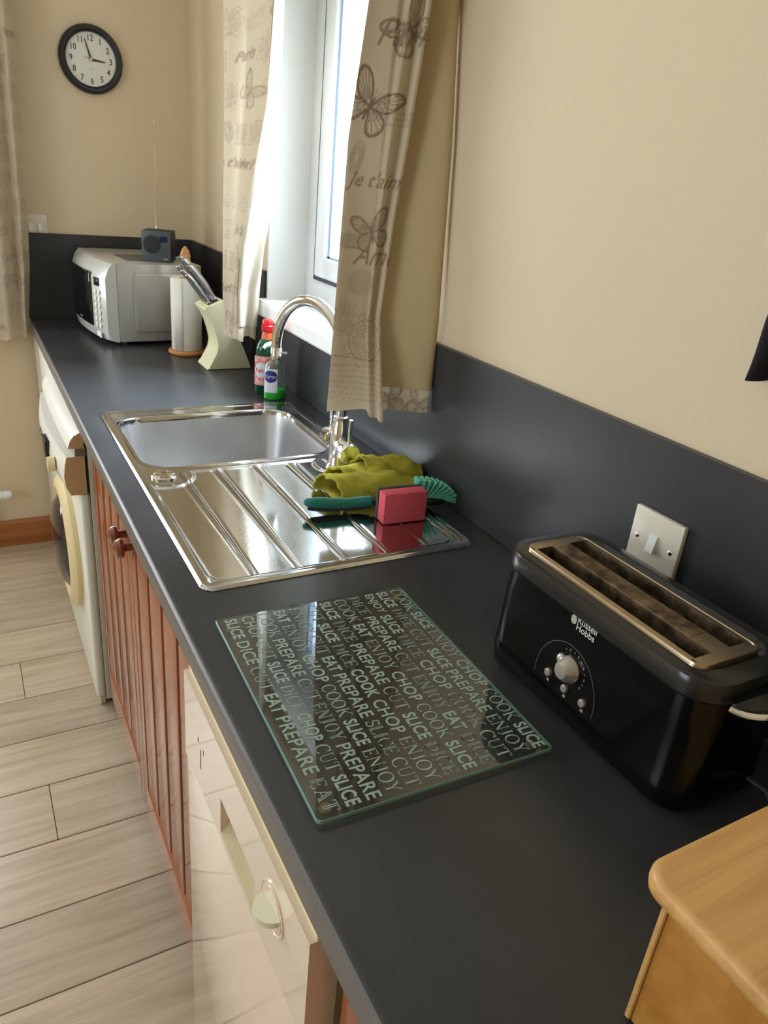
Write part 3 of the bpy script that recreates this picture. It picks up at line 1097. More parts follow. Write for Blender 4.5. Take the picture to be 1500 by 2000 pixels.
def sans_word(txt, heavy):
    bm = text_bm(txt, 1.0, bold=0.028 if heavy else 0.014, xs=0.80 if heavy else 0.92, spacing=1.06)
    ys = [v.co.y for v in bm.verts]
    xs_ = [v.co.x for v in bm.verts]
    h, y0_, x0_ = max(ys) - min(ys), min(ys), min(xs_)
    for v in bm.verts:
        v.co.x = (v.co.x - x0_) / h
        v.co.y = (v.co.y - y0_) / h
    return bm, (max(xs_) - x0_) / h


ROWS = [
    [('COOK', 's'), ('SLICE', 'b'), ('ENJOY', 's'), ('CHOP', 'm'), ('COOK', 's'), ('SLICE', 'b')],
    [('SLICE', 'b'), ('DICE', 'i'), ('CUT', 's'), ('SLICE', 'b'), ('PREPARE', 'm'), ('ENJOY', 's')],
    [('ENJOY', 'm'), ('SLICE', 'b'), ('DICE', 'i'), ('CHOP', 'm'), ('COOK', 'i'), ('CUT', 's')],
    [('DICE', 'i'), ('PREPARE', 'm'), ('CUT', 's'), ('ENJOY', 'i'), ('EAT', 'b'), ('DICE', 'i')],
    [('COOK', 's'), ('EAT', 'b'), ('ENJOY', 's'), ('CHOP', 'm'), ('COOK', 's'), ('SLICE', 'b')],
    [('SLICE', 'b'), ('DICE', 'i'), ('PREPARE', 'm'), ('CUT', 's'), ('SLICE', 'b'), ('DICE', 'i')],
    [('CUT', 's'), ('SLICE', 'b'), ('DICE', 'i'), ('COOK', 'b'), ('CHOP', 'm'), ('ENJOY', 's')],
    [('ENJOY', 's'), ('CUT', 's'), ('EAT', 'b'), ('PREPARE', 'm'), ('SLICE', 'i'), ('CUT', 's')],
    [('EAT', 'b'), ('ENJOY', 's'), ('CHOP', 'm'), ('COOK', 's'), ('SLICE', 'b'), ('ENJOY', 's')],
    [('COOK', 's'), ('PREPARE', 'm'), ('CUT', 's'), ('ENJOY', 'i'), ('PREPARE', 'm')],
    [('CHOP', 'm'), ('CUT', 's'), ('SLICE', 'b'), ('DICE', 's'), ('CHOP', 'b'), ('CUT', 's'), ('SLICE', 'b')],
    [('SLICE', 'b'), ('DICE', 'm'), ('CUT', 's'), ('EAT', 'b'), ('PREPARE', 'm'), ('EAT', 'i')],
]
word_cache = {}
pitch = 0.0236
CAP = 0.0172
gap = 0.42
letters = bmesh.new()
for r, rowws in enumerate(ROWS):
    parts = []
    tot = 0
    for wtxt, st in rowws:
        bm, wd = serif_word(wtxt, st == 'i') if st in 'si' else sans_word(wtxt, st == 'b')
        parts.append((bm, wd))
        tot += wd
    tot += gap * (len(rowws) - 1)
    sxl = (BL - 0.014) / tot
    base_x = BW / 2 - 0.0062 - CAP - r * pitch - (BW - 0.0124 - 11 * pitch - CAP) * 0
    x = 0
    for bm, wd in parts:
        for v in bm.verts:
            px, py = (v.co.x + x) * sxl, v.co.y * CAP
            v.co = Vector((base_x + py, BL / 2 - 0.007 - px, gz1 + 0.0004))
        join(letters, bm)
        x += wd + gap
obj('lettering', letters, FROST, board, local=True, smooth=False)

# ================================================================== TOASTER
TX0, TX1, TY0, TY1 = -0.226, -0.072, -0.612, -0.272
tcx, tcy = (TX0 + TX1) / 2, (TY0 + TY1) / 2
toa = thing('toaster', 'black long-slot toaster with bronzed rim standing on the worktop below the wall switch', 'toaster', (tcx, tcy, WT))
s = S()
lv = [(0.004, 0.985), (0.0065, 1.0), (0.020, 1.012), (0.030, 1.012), (0.033, 1.0), (0.10, 0.985), (0.142, 0.955)]
rings = [[(p[0], p[1], WT + z) for p in rrect(tcx, tcy, (TX1 - TX0) * k, (TY1 - TY0) * (1 - (1 - k) * 0.5), 0.038, 8)] for z, k in lv]
s.loft(rings, cap=False)
s.b.faces.new([s.b.verts.new(p) for p in rings[0]])
obj('body', s, TOASTB, toa, angle=28)
s = S()
lv = [(0.142, 0.965), (0.146, 1.0), (0.160, 1.0), (0.1665, 0.97), (0.169, 0.90), (0.169, 0.74), (0.164, 0.66)]
rings = [[(p[0], p[1], WT + z) for p in rrect(tcx, tcy, (TX1 - TX0) * k, (TY1 - TY0) * (1 - (1 - k) * 0.55), 0.042 * min(1, k), 8)] for z, k in lv]
s.loft(rings, cap=False)
obj('collar', s, TOASTT, toa, angle=28)
# rim with two slots
RX0, RX1, RY0, RY1 = -0.208, -0.110, -0.582, -0.299
zt = WT + 0.1735
rim = S()
slots = [(-0.199, -0.173), (-0.145, -0.119)]
sy0, sy1 = RY0 + 0.016, RY1 - 0.014
xs_ = [RX0, slots[0][0], slots[0][1], slots[1][0], slots[1][1], RX1]
outl = rrect((RX0 + RX1) / 2, (RY0 + RY1) / 2, RX1 - RX0, RY1 - RY0, 0.014, 6)
# outer lip
rings = [[(p[0], p[1], z) for p in rrect((RX0 + RX1) / 2, (RY0 + RY1) / 2, RX1 - RX0 + g, RY1 - RY0 + g, 0.014 + g / 2, 6)]
         for g, z in ((0.002, WT + 0.163), (0.002, zt - 0.002), (0.0, zt), (-0.006, zt), (-0.008, zt - 0.0015))]
rim.loft(rings, cap=False)
e = 0.0035
rim.box(RX0 + e, slots[0][0], sy0, sy1, zt - 0.004, zt - 0.0008)
rim.box(slots[0][1], slots[1][0], sy0, sy1, zt - 0.004, zt - 0.0008)
rim.box(slots[1][1], RX1 - e, sy0, sy1, zt - 0.004, zt - 0.0008)
rim.box(RX0 + 0.006, RX1 - 0.006, RY0 + 0.0035, sy0, zt - 0.004, zt - 0.0008)
rim.box(RX0 + 0.006, RX1 - 0.006, sy1, RY1 - 0.0035, zt - 0.004, zt - 0.0008)
obj('metal_rim', rim, RIMM, toa, angle=30)
cz0 = WT + 0.095
for a, b_ in slots:
    s = S()
    s.quad((a, sy0, cz0), (b_, sy0, cz0), (b_, sy1, cz0), (a, sy1, cz0))
    sl = obj('bread_slot', s, SLOTD, toa, smooth=False, recalc=False)
    s = S()
    s.box(a - 0.0012, a + 0.0004, sy0 - 0.001, sy1 + 0.001, cz0, zt - 0.0012)
    s.box(b_ - 0.0004, b_ + 0.0012, sy0 - 0.001, sy1 + 0.001, cz0, zt - 0.0012)
    s.box(a, b_, sy0 - 0.0012, sy0 + 0.0004, cz0, zt - 0.0012)
    s.box(a, b_, sy1 - 0.0004, sy1 + 0.0012, cz0, zt - 0.0012)
    obj('slot_wall', s, SLOTM, sl, smooth=False)
# centre bridge scorched
obj('bridge', S().box(slots[0][1] + 0.0014, slots[1][0] - 0.0014, sy0 + 0.03, sy1 - 0.004, zt - 0.003, zt - 0.0002, 0.0004, 1), SLOTM, toa, smooth=False)


def front_x(z):
    return TX0 + (tcx - TX0) * (0.0 + (1 - np.interp(z - WT, [0.033, 0.10, 0.142], [1.0, 0.985, 0.955])))


# control knob
kz, ky = 0.985, -0.434
fxk = front_x(kz)
kn = obj('knob', S().lathe([(0.0165, 0.0), (0.017, 0.003), (0.0155, 0.006), (0.013, 0.012), (0.009, 0.0165), (0.0, 0.018)], (fxk, ky, kz), (-1, 0, 0.05), n=32), SILVERP, toa)
s = S().tube([(fxk - 0.006, ky + 0.012, kz + 0.012), (fxk - 0.008, ky + 0.0165, kz + 0.0)], 0.0035, 8)
obj('knob_pointer', S().ball((fxk - 0.004, ky + 0.0125, kz + 0.0075), 0.0075, 14, (0.7, 1, 1)), SILVERP, kn)
for yy, zz in ((-0.403, 0.960), (-0.434, 0.957), (-0.465, 0.958)):
    obj('push_button', S().lathe([(0.0052, 0), (0.0052, 0.0035), (0.004, 0.005), (0, 0.0053)], (front_x(zz), yy, zz), (-1, 0, 0), n=18), SILVERP, toa)
# panel arch line, scale marks
s = S()
arcp = []
for i in range(25):
    a = math.radians(-8 + 196 * i / 24)
    yy, zz = -0.430 - 0.052 * math.cos(a), 0.955 + 0.060 * math.sin(a)
    arcp.append((front_x(zz) - 0.0003, yy, zz))
s.tube(arcp, 0.0005, 6)
obj('panel_outline', s, mat('outline_grey', rgb(96, 96, 94), 0.35, var=0.05), toa)
s = S()
for i in range(10):
    a = math.radians(120 - i * 17)
    yy, zz = ky - 0.0245 * math.cos(a), kz + 0.0245 * math.sin(a)
    s.box(front_x(zz) - 0.0006, front_x(zz) + 0.0005, yy - 0.0007, yy + 0.0007, zz - (0.0016 if i % 2 else 0.0008), zz + (0.0016 if i % 2 else 0.0008))
for yy, zz in ((-0.4035, 0.949), (-0.4345, 0.946), (-0.4655, 0.947)):
    s.box(front_x(zz) - 0.0005, front_x(zz) + 0.001, yy - 0.0022, yy + 0.0022, zz - 0.0018, zz + 0.0018)
obj('scale_marks', s, mat('mark_grey', rgb(140, 140, 136), 0.5, var=0.05), toa, smooth=False)['kind'] = 'stuff'
bm = text_bm('Russell', 0.0122, bold=0.012, xs=0.95)
bm2 = text_bm('Hobbs', 0.0122, bold=0.012, xs=0.95)
for v in bm2.verts:
    v.co.y -= 0.0095
join(bm, bm2)
zz = 1.0475
place(bm, (front_x(zz) - 0.0014, -0.4275, zz), (0, -1, 0), ((front_x(zz + 0.01) - front_x(zz - 0.01)) / 0.02, 0, 1))
obj('brand_lettering', bm, PRINTW, toa, smooth=False)
s = S()
for k0 in range(5):      # disc cut by fine curved gaps
    a0, a1 = -1 + 0.4 * k0 + 0.05, -1 + 0.4 * (k0 + 1) - 0.05
    up, dn = [], []
    for q in range(7):
        t_ = a0 + (a1 - a0) * q / 6
        h_ = math.sqrt(max(0.0, 1 - t_ * t_))
        up.append((-0.4215 + 0.0046 * t_, 1.0475 + 0.0060 * h_))
        dn.append((-0.4215 + 0.0046 * t_, 1.0475 - 0.0060 * h_))
    s.prism(up + dn[::-1], 'x', front_x(1.0475) - 0.0012, front_x(1.0475) + 0.0005)
obj('brand_emblem', s, PRINTW, toa, smooth=False)
# lever on the near end: chrome crescent
s = S()
pts = []
for i in range(13):
    a = math.radians(180 + 180 * i / 12)
    pts.append((-0.150 + 0.048 * math.cos(a), -0.618 + 0.026 * math.sin(a), 1.058))
s.tube(pts, 0.0062, 12, flat=0.55)
obj('lever_trim', s, CHROME, toa)
obj('lever', S().prism([(p[0], p[1]) for p in pts], 'z', 1.053, 1.064, 0.002), BLACKP, toa)

s = S().tube([(-0.11, -0.609, 0.930), (-0.105, -0.635, 0.928), (-0.118, -0.662, 0.9165), (-0.16, -0.680, 0.9145), (-0.20, -0.674, 0.9145), (-0.22, -0.690, 0.9145), (-0.20, -0.715, 0.9145),
              (-0.12, -0.718, 0.9145), (-0.03, -0.68, 0.9145)], 0.0036, 10)
obj('power_cord', s, BLACKR, toa)

# ================================================================== WALL SWITCHES


def switch(label, c, nrm, rockers, wdt=0.086, hgt=0.086, screws=True, group=None):
    """plate centred at c; nrm 'x' faces -x, 'y' faces -y"""
    def tr(u, v, d):      # u along the wall, v up, d out of the wall
        return (c[0] - d, c[1] + u, c[2] + v) if nrm == 'x' else (c[0] + u, c[1] - d, c[2] + v)
    t = thing('light_switch', label, 'switch', c)

    def bx(u0, u1, v0, v1, d0, d1, b):
        a, e_ = tr(u0, v0, d0), tr(u1, v1, d1)
        lo = [min(p, q) for p, q in zip(a, e_)]
        hi = [max(p, q) for p, q in zip(a, e_)]
        return S().box(lo[0], hi[0], lo[1], hi[1], lo[2], hi[2], b, 2)
    obj('plate', bx(-wdt / 2, wdt / 2, -hgt / 2, hgt / 2, 0, 0.009, 0.0022), SWITCHW, t)
    for u in rockers:
        # rocker: wedge
        P_ = [tr(u - 0.007, -0.0125, 0.0091), tr(u + 0.007, -0.0125, 0.0091), tr(u + 0.007, 0.0125, 0.0091), tr(u - 0.007, 0.0125, 0.0091)]
        Q_ = [tr(u - 0.0065, -0.0122, 0.0165), tr(u + 0.0065, -0.0122, 0.0165), tr(u + 0.0065, 0.0122, 0.0118), tr(u - 0.0065, 0.0122, 0.0118)]
        s_ = S().loft([P_, Q_])
        obj('rocker', s_, WHITEPAINT, t, smooth=False)
    if screws:
        for u in (-0.030, 0.030):
            s_ = S().lathe([(0.0034, 0.0), (0.0034, 0.0008), (0.0026, 0.0012), (0.0, 0.0012)], tr(u, 0, 0.009), (-1, 0, 0) if nrm == 'x' else (0, -1, 0), n=14)
            obj('screw', s_, CHROME, t)
    return t


switch('cream wall switch with one rocker on the dark upstand above the toaster', (-0.0002, -0.336, 1.071), 'x', [0.0])
switch('white light switch on the far wall half hidden by a curtain', (-0.552, YB + 0.0118, 1.229), 'y', [-0.012, 0.018], screws=False)

# ================================================================== WOODEN BOX
bn = thing('bread_bin', 'pale beech wood box with rounded lid at the near right corner of the worktop', 'bread bin', (-0.27, -0.95, WT))
bz = 1.052
bx0, by1 = -0.419, -0.738
s = S()
s.box(bx0 + 0.004, -0.05, -1.28, by1 - 0.004, WT + 0.0005, bz - 0.0005, 0.001, 1)
obj('body', s, BEECHD, bn, smooth=False)
s = S().box(bx0 + 0.002, -0.05, by1 - 0.004, by1 + 0.001, WT + 0.0005, bz - 0.0005, 0.001, 1)
obj('end_panel', s, BEECH, bn, smooth=False)
tp = rrect(-0.239, -1.008, 0.39, 0.575, 0.022, 8)
s = S()
rings = []
for inset, z in ((0.004, bz), (0.0006, bz + 0.003), (0.0, bz + 0.008), (0.0004, bz + 0.013), (0.0025, bz + 0.0165), (0.006, bz + 0.018)):
    rings.append([(p[0], p[1], z) for p in rrect(-0.239, -1.008, 0.39 - 2 * inset, 0.575 - 2 * inset, 0.022 - inset * 0.6, 8)])
s.loft(rings)
obj('lid', s, BEECH, bn, angle=50)

# ================================================================== MICROWAVE
MX, MY = -0.365, 1.626
mw = thing('microwave', 'silver microwave oven with dark glass door in the far corner of the worktop', 'microwave', (MX, MY, WT), math.radians(5.5))
# local frame: x into the corner (right), y away from the camera, origin at the near front bottom corner
z0, z1 = 0.012, 0.262
L = 0.425
obj('casing', S().box(0.0, 0.285, 0.0, L, z0, z1, 0.004, 2), MWS, mw, local=True)
prof = [(0.0, z0), (-0.020, z0 + 0.002), (-0.040, 0.020), (-0.046, 0.05), (-0.046, 0.215), (-0.034, 0.246), (-0.018, z1), (0.0, z1)]
s = S()
rings = []
for i in range(17):
    t = i / 16
    bow = 0.016 * (1 - (2 * t - 1) ** 2) - 0.010 * ((2 * t - 1) ** 4)
    rings.append([(x - (bow if x < -0.001 else 0) * min(1, -x / 0.04 + 0.2), t * L, z) for x, z in prof])
s.loft(rings)
obj('front', s, MWF, mw, local=True)


def mw_front(t):
    return -0.046 - (0.016 * (1 - (2 * t - 1) ** 2) - 0.010 * ((2 * t - 1) ** 4)) * 1.0


s = S()
P = []
for i in range(15):
    t = 0.22 + (0.965 - 0.22) * i / 14
    P.append([(mw_front(t) - 0.0015, t * L, z) for z in (0.052, 0.12, 0.19, 0.226)])
s.grid(P)
obj('door_window', s, MWG, mw, local=True, solid=0.002)
s = S()
P = []
for i in range(4):
    t = 0.085 + 0.075 * i / 3
    P.append([(mw_front(t) - 0.001, t * L, z) for z in (0.188, 0.214)])
s.grid(P)
obj('clock_display', s, BLACKP, mw, local=True, solid=0.002)
for r in range(6):
    for c_ in range(2):
        t = 0.075 + 0.06 * c_
        zc_ = 0.168 - r * 0.0215
        xx = mw_front(t + 0.025)
        obj('keypad_button', S().box(xx - 0.0014, xx + 0.001, t * L, (t + 0.048) * L, zc_ - 0.007, zc_ + 0.007, 0.0008, 1), WHITEPAINT, mw, local=True, smooth=False)
obj('door_button', S().box(mw_front(0.12) - 0.002, mw_front(0.12) + 0.001, 0.07 * L, 0.185 * L, 0.022, 0.040, 0.001, 1), WHITEPAINT, mw, local=True)
s = S()
# pressed panel on the side
s.prism([(0.060, 0.045), (0.262, 0.045), (0.268, 0.052), (0.268, 0.228), (0.262, 0.235), (0.060, 0.235), (0.053, 0.228), (0.053, 0.052)], 'y', -0.0085, 0.002, 0.005, 2)
obj('side_panel', s, MWS, mw, local=True)
s = S()
for i in range(16):
    s.box(0.06, 0.17, 0.08 + i * 0.011, 0.086 + i * 0.011, z1 - 0.001, z1 + 0.0006)
obj('top_vents', s, MWD, mw, local=True, smooth=False)
for xx in (0.05, 0.15):
    obj('screw', S().lathe([(0.004, 0), (0.0035, 0.002), (0, 0.0026)], (xx, -0.0005, 0.028), (0, -1, 0), n=12), MWS, mw, local=True)
for xx, yy in ((0.03, 0.03), (0.25, 0.03), (0.03, L - 0.03), (0.25, L - 0.03)):
    obj('foot', S().lathe([(0.012, 0), (0.013, z0)], (xx, yy, 0.0), n=14), BLACKR, mw, local=True)
bm = tick_word(7, 0.0075, 3)
place(bm, (mw_front(0.5) - 0.0042, 0.5 * L, 0.060), (0, -1, 0), (0, 0, 1))
obj('brand_lettering', bm, PRINTW, mw, local=True, smooth=False)

# ---- radio
rd = thing('radio', 'small dark grey portable radio with raised aerial on top of the microwave', 'radio', (-0.262, 1.722, WT + z1 + 0.0008), math.radians(-24))
W_, H_, D_ = 0.094, 0.098, 0.098
obj('case', S().box(0.0, W_, 0.004, D_, 0.0, H_, 0.004, 2), RADIOD, rd, local=True)
obj('front_panel', S().box(0.0, W_, 0.0, 0.0045, 0.0, H_, 0.002, 2), RADIO, rd, local=True)
obj('speaker_grille', S().lathe([(0.029, 0.0), (0.029, 0.0008), (0.026, 0.0012), (0.0, 0.0012)], (0.034, 0.0002, 0.055), (0, -1, 0), n=36), GRILLE, rd, local=True)
obj('screen', S().box(0.058, 0.085, -0.001, 0.001, 0.064, 0.082, 0.0005, 1), LCD, rd, local=True)
for k in range(4):
    obj('button', S().box(0.042 + k * 0.012, 0.049 + k * 0.012, 0.010, 0.022, H_, H_ + 0.003, 0.0008, 1), RADIO, rd, local=True)
obj('aerial', S().tube([(0.040, 0.045, H_), (0.040, 0.045, H_ + 0.09), (0.041, 0.045, H_ + 0.091), (0.043, 0.045, H_ + 0.20), (0.046, 0.045, H_ + 0.322)], [0.0022, 0.0020, 0.0015, 0.0013, 0.0010], 10), CHROME, rd, local=True)
obj('aerial_tip', S().ball((0.046, 0.045, H_ + 0.324), 0.0024, 10), CHROME, rd, local=True)
bm = tick_word(4, 0.0060, 5)
place(bm, (0.078, -0.0004, 0.008), (1, 0, 0), (0, 0, 1))
obj('brand_lettering', bm, PRINTW, rd, local=True, smooth=False)

# ================================================================== KITCHEN ROLL
kx, ky_ = -0.172, 1.512
kr = thing('kitchen_roll_holder', 'turned wooden kitchen roll stand beside the microwave', 'roll holder', (kx, ky_, WT))
obj('base', S().lathe([(0.0, 0), (0.056, 0.0), (0.060, 0.004), (0.060, 0.010), (0.055, 0.014), (0.0, 0.014)], (kx, ky_, WT + 0.0003), n=40), TURNED, kr)
obj('pole', S().lathe([(0.0085, 0.013), (0.0085, 0.285), (0.012, 0.288), (0.0165, 0.298), (0.017, 0.308), (0.011, 0.326), (0.004, 0.336), (0.0, 0.337)], (kx, ky_, WT), n=24), TURNED, kr)
s = S().lathe([(0.0195, 0.0), (0.0465, 0.0), (0.0485, 0.003), (0.0485, 0.222), (0.0460, 0.226), (0.021, 0.226), (0.0195, 0.223), (0.0195, 0.0)], (kx, ky_, WT + 0.0148), n=48, cap=False)
kp = tag(obj('kitchen_roll', s, PAPER), 'white roll of kitchen paper on the wooden stand', 'kitchen roll')
# loose sheet edge
s = S()
P = []
for i in range(8):
    a = math.radians(200 + i * 6)
    r_ = 0.0487 + 0.0002 * i
    P.append([(kx + r_ * math.cos(a), ky_ + r_ * math.sin(a), WT + z) for z in (0.0155, 0.2385)])
s.grid(P)
kb = obj('loose_sheet', s, PAPER, None, solid=0.0004)
kb.parent = kp

# ================================================================== KNIFE BLOCK AND KNIVES
by0, by1_ = 1.281, 1.391
kbk = thing('knife_block', 'cream waisted knife block holding steel knives in front of the far curtain', 'knife block', (-0.11, 1.335, WT))
left = [(-0.171, 0.911), (-0.150, 0.935), (-0.136, 0.962), (-0.132, 0.985), (-0.137, 1.012), (-0.150, 1.045), (-0.163, 1.072), (-0.177, 1.092)]
topc = [(-0.176, 1.096), (-0.170, 1.099)]
right = [(-0.121, 1.121), (-0.114, 1.115), (-0.098, 1.075), (-0.076, 1.022), (-0.050, 0.962), (-0.034, 0.925), (-0.031, 0.911)]
s = S()
s.prism(left + topc + right, 'y', by0, by1_, 0.003, 2)
obj('block', s, KBLOCK, kbk, angle=30)
# slot plate let into the sloping top
ax = Vector((-0.60, 0.0, 0.80)).normalized()
upd = Vector((0.9103, 0, 0.4139))  # along the top slope
tn = Vector((-0.4139, 0, 0.9103))
oc = Vector((-0.1455, 1.336, 1.1105))
s = S()
P4 = []
for sx, sy in ((-1, -1), (1, -1), (1, 1), (-1, 1)):
    P4.append(oc + upd * (0.0175 * sx) + Vector((0, 0.040 * sy, 0)))
s.loft([[p - tn * 0.006 for p in P4], [p + tn * 0.0008 for p in P4]])
obj('slot_plate', s, BLACKP, kbk, smooth=False)


def knife(c, length, wid, thick, label, curve=0.0):
    c = Vector(c)
    k_ = thing('kitchen_knife', label, 'knife', c, group='steel-handled knives in the cream block')
    side = upd
    # bolster then swelling handle
    def ring(d, w_, t_, off=0.0):
        cc = c + ax * d + side * off
        rr = []
        for i in range(14):
            a = 2 * math.pi * i / 14
            rr.append(cc + side * (w_ * math.cos(a)) + Vector((0, t_ * math.sin(a), 0)))
        return rr
    obj('blade', S().loft([ring(-0.012, wid * 0.7, 0.0009), ring(0.003, wid * 0.7, 0.0012)]), KNIFE, k_)
    obj('bolster', S().loft([ring(0.002, wid * 0.65, thick * 0.7), ring(0.006, wid * 0.9, thick * 0.95), ring(0.014, wid * 0.72, thick * 0.85)]), KNIFE, k_)
    f_ = [(0.014, .72, .85, 0), (0.03, .80, .95, 0), (0.055, .95, 1, 0.001), (0.08, .86, 1, 0.001), (length - 0.022, .92, 1, 0.0),
          (length - 0.010, 1.08, 1, -0.002), (length - 0.002, .95, .9, -0.003), (length, .6, .6, -0.003)]
    obj('handle', S().loft([ring(d, wid * w_, thick * t_, o_) for d, w_, t_, o_ in f_]), KNIFE, k_)
    return k_


kc = oc + tn * 0.001
spec = [(-0.0107, -0.031, 0.106, 0.0090, 0.0075, ''), (-0.0107, -0.008, 0.118, 0.0090, 0.0075, ''), (-0.0107, 0.016, 0.128, 0.0090, 0.0075, ''),
        (0.0110, -0.030, 0.128, 0.0115, 0.0090, ''), (0.0110, -0.004, 0.146, 0.0120, 0.0095, ''), (0.0110, 0.024, 0.150, 0.0120, 0.0095, '')]
klab = ['nearest lower steel-handled knife, the shortest in the cream block', 'middle knife of the lower row in the cream block',
        'far knife of the lower left row in the cream block', 'nearest thick steel knife handle in the upper row of the cream block',
        'middle thick steel knife in the upper row of the cream block', 'farthest thick steel knife in the upper row of the cream block']
for (u_, v_2, ln, wd, th, _), lb in zip(spec, klab):
    knife(kc + upd * u_ + Vector((0, v_2, 0)), ln, wd, th, lb)

# ================================================================== BOTTLES


def oval_loft(c, prof, n=28):
    """prof: (rx, ry, z)"""
    return S().loft([[(c[0] + rx * math.cos(2 * math.pi * i / n), c[1] + ry * math.sin(2 * math.pi * i / n), c[2] + z) for i in range(n)] for rx, ry, z in prof])


def label_patch(c, rx, ry, z0, z1, a0, a1, off, n=12, oval=False):
    s_ = S()
    P_ = []
    for i in range(n + 1):
        t = i / n
        a = math.radians(a0 + (a1 - a0) * t)
        h = math.sqrt(max(0.0, 1 - (2 * t - 1) ** 2)) if oval else 1
        zm, zh = (z0 + z1) / 2, (z1 - z0) / 2 * h
        P_.append([(c[0] + (rx + off) * math.cos(a), c[1] + (ry + off) * math.sin(a), c[2] + zm + zh * q) for q in (-1, -0.33, 0.33, 1)])
    return s_.grid(P_)


fc = (-0.080, 1.008, WT + 0.0003)
fb = thing('washing_up_bottle', 'dark green washing-up liquid bottle with red cap behind the hand soap', 'bottle', fc)
obj('bottle_body', oval_loft(fc, [(0.030, 0.022, 0.0), (0.034, 0.025, 0.006), (0.034, 0.025, 0.07), (0.030, 0.022, 0.105), (0.031, 0.023, 0.125), (0.026, 0.020, 0.143), (0.016, 0.016, 0.155)]), GREENB, fb)
obj('bottle_neck', oval_loft(fc, [(0.0165, 0.0165, 0.152), (0.0155, 0.0155, 0.165), (0.0125, 0.0125, 0.176)]), ORANGEN, fb)
obj('cap', S().lathe([(0.0150, 0.174), (0.0165, 0.177), (0.0165, 0.190), (0.0145, 0.192), (0.0150, 0.202), (0.012, 0.207), (0.0, 0.208)], fc, n=28), REDCAP, fb)
lp = obj('label', label_patch(fc, 0.034, 0.025, 0.028, 0.110, 178, 285, 0.0006), LABELR, fb)
obj('label_badge', label_patch(fc, 0.034, 0.025, 0.050, 0.092, 190, 265, 0.0012, oval=True), LABELW, lp)
bm = text_bm('Fairy', 0.017, bold=0.02, align='CENTER')
for v in bm.verts:
    a = math.radians(228) + v.co.x / 0.030
    v.co = Vector((fc[0] + 0.0355 * math.cos(a), fc[1] + 0.0265 * math.sin(a), fc[2] + 0.065 + v.co.y))
obj('label_lettering', bm, REDCAP, lp, smooth=False)

hc = (-0.076, 0.950, WT + 0.0003)
hb = thing('soap_dispenser', 'clear pump bottle of bright green hand soap by the far sink corner', 'soap bottle', hc, 0)
obj('bottle_body', oval_loft(hc, [(0.028, 0.018, 0.0), (0.031, 0.0205, 0.004), (0.031, 0.0205, 0.085), (0.027, 0.019, 0.100), (0.017, 0.015, 0.110), (0.0125, 0.0125, 0.113)]), SOAPC, hb)
obj('soap', oval_loft(hc, [(0.027, 0.017, 0.0015), (0.0297, 0.0192, 0.005), (0.0297, 0.0192, 0.028)]), SOAPG, hb)
obj('pump_collar', S().lathe([(0.0135, 0.112), (0.0145, 0.114), (0.0145, 0.130), (0.012, 0.132), (0.005, 0.133), (0.005, 0.142)], hc, n=24), PUMPW, hb)
s = S().lathe([(0.0085, 0.140), (0.0095, 0.143), (0.0095, 0.150), (0.006, 0.153)], hc, n=20)
s.tube([(hc[0], hc[1], hc[2] + 0.148), (hc[0] - 0.016, hc[1] - 0.002, hc[2] + 0.153), (hc[0] - 0.030, hc[1] - 0.004, hc[2] + 0.150), (hc[0] - 0.037, hc[1] - 0.005, hc[2] + 0.143)], [0.0085, 0.0075, 0.006, 0.0045], 12)
obj('pump_head', s, PUMPW, hb)
lp = obj('label', label_patch(hc, 0.031, 0.0205, 0.022, 0.088, 185, 268, 0.0006), LABELW, hb)
obj('label_badge', label_patch(hc, 0.031, 0.0205, 0.050, 0.084, 190, 268, 0.0012, oval=True), LABELB, lp)
bm = text_bm('Carex', 0.0125, bold=0.015, align='CENTER')
for v in bm.verts:
    a = math.radians(229) + v.co.x / 0.026
    v.co = Vector((hc[0] + 0.0326 * math.cos(a), hc[1] + 0.0221 * math.sin(a), hc[2] + 0.0632 + v.co.y))
obj('label_lettering', bm, PRINTW, lp, smooth=False)

# ================================================================== CLEANING THINGS ON THE DRAINER
DZ = WT + 0.0045
spc = (-0.1315, 0.134, DZ)
sp = thing('sponge_scourer', 'pink foam sponge with grey scourer back standing on the drainer', 'sponge', spc, math.radians(-4))
s = S().box(-0.044, 0.044, -0.017, 0.011, 0.0, 0.060, 0.0025, 2)
obj('foam', s, SPONGE, sp, local=True)
obj('scourer', S().box(-0.0455, 0.0445, 0.0112, 0.0185, -0.0002, 0.0612, 0.001, 1), SCOUR, sp, local=True)

# brush
br = thing('dish_brush', 'teal and black washing-up brush lying behind the pink sponge', 'brush', (-0.17, 0.16, DZ))
A_, B_ = Vector((-0.298, 0.210, DZ + 0.019)), Vector((-0.060, 0.168, DZ + 0.017))
ud = (B_ - A_).normalized()


def along(t, up=0.0, sd=0.0):
    p = A_ + (B_ - A_) * t
    sdv = Vector((-ud.y, ud.x, 0))
    return p + Vector((0, 0, up)) + sdv * sd


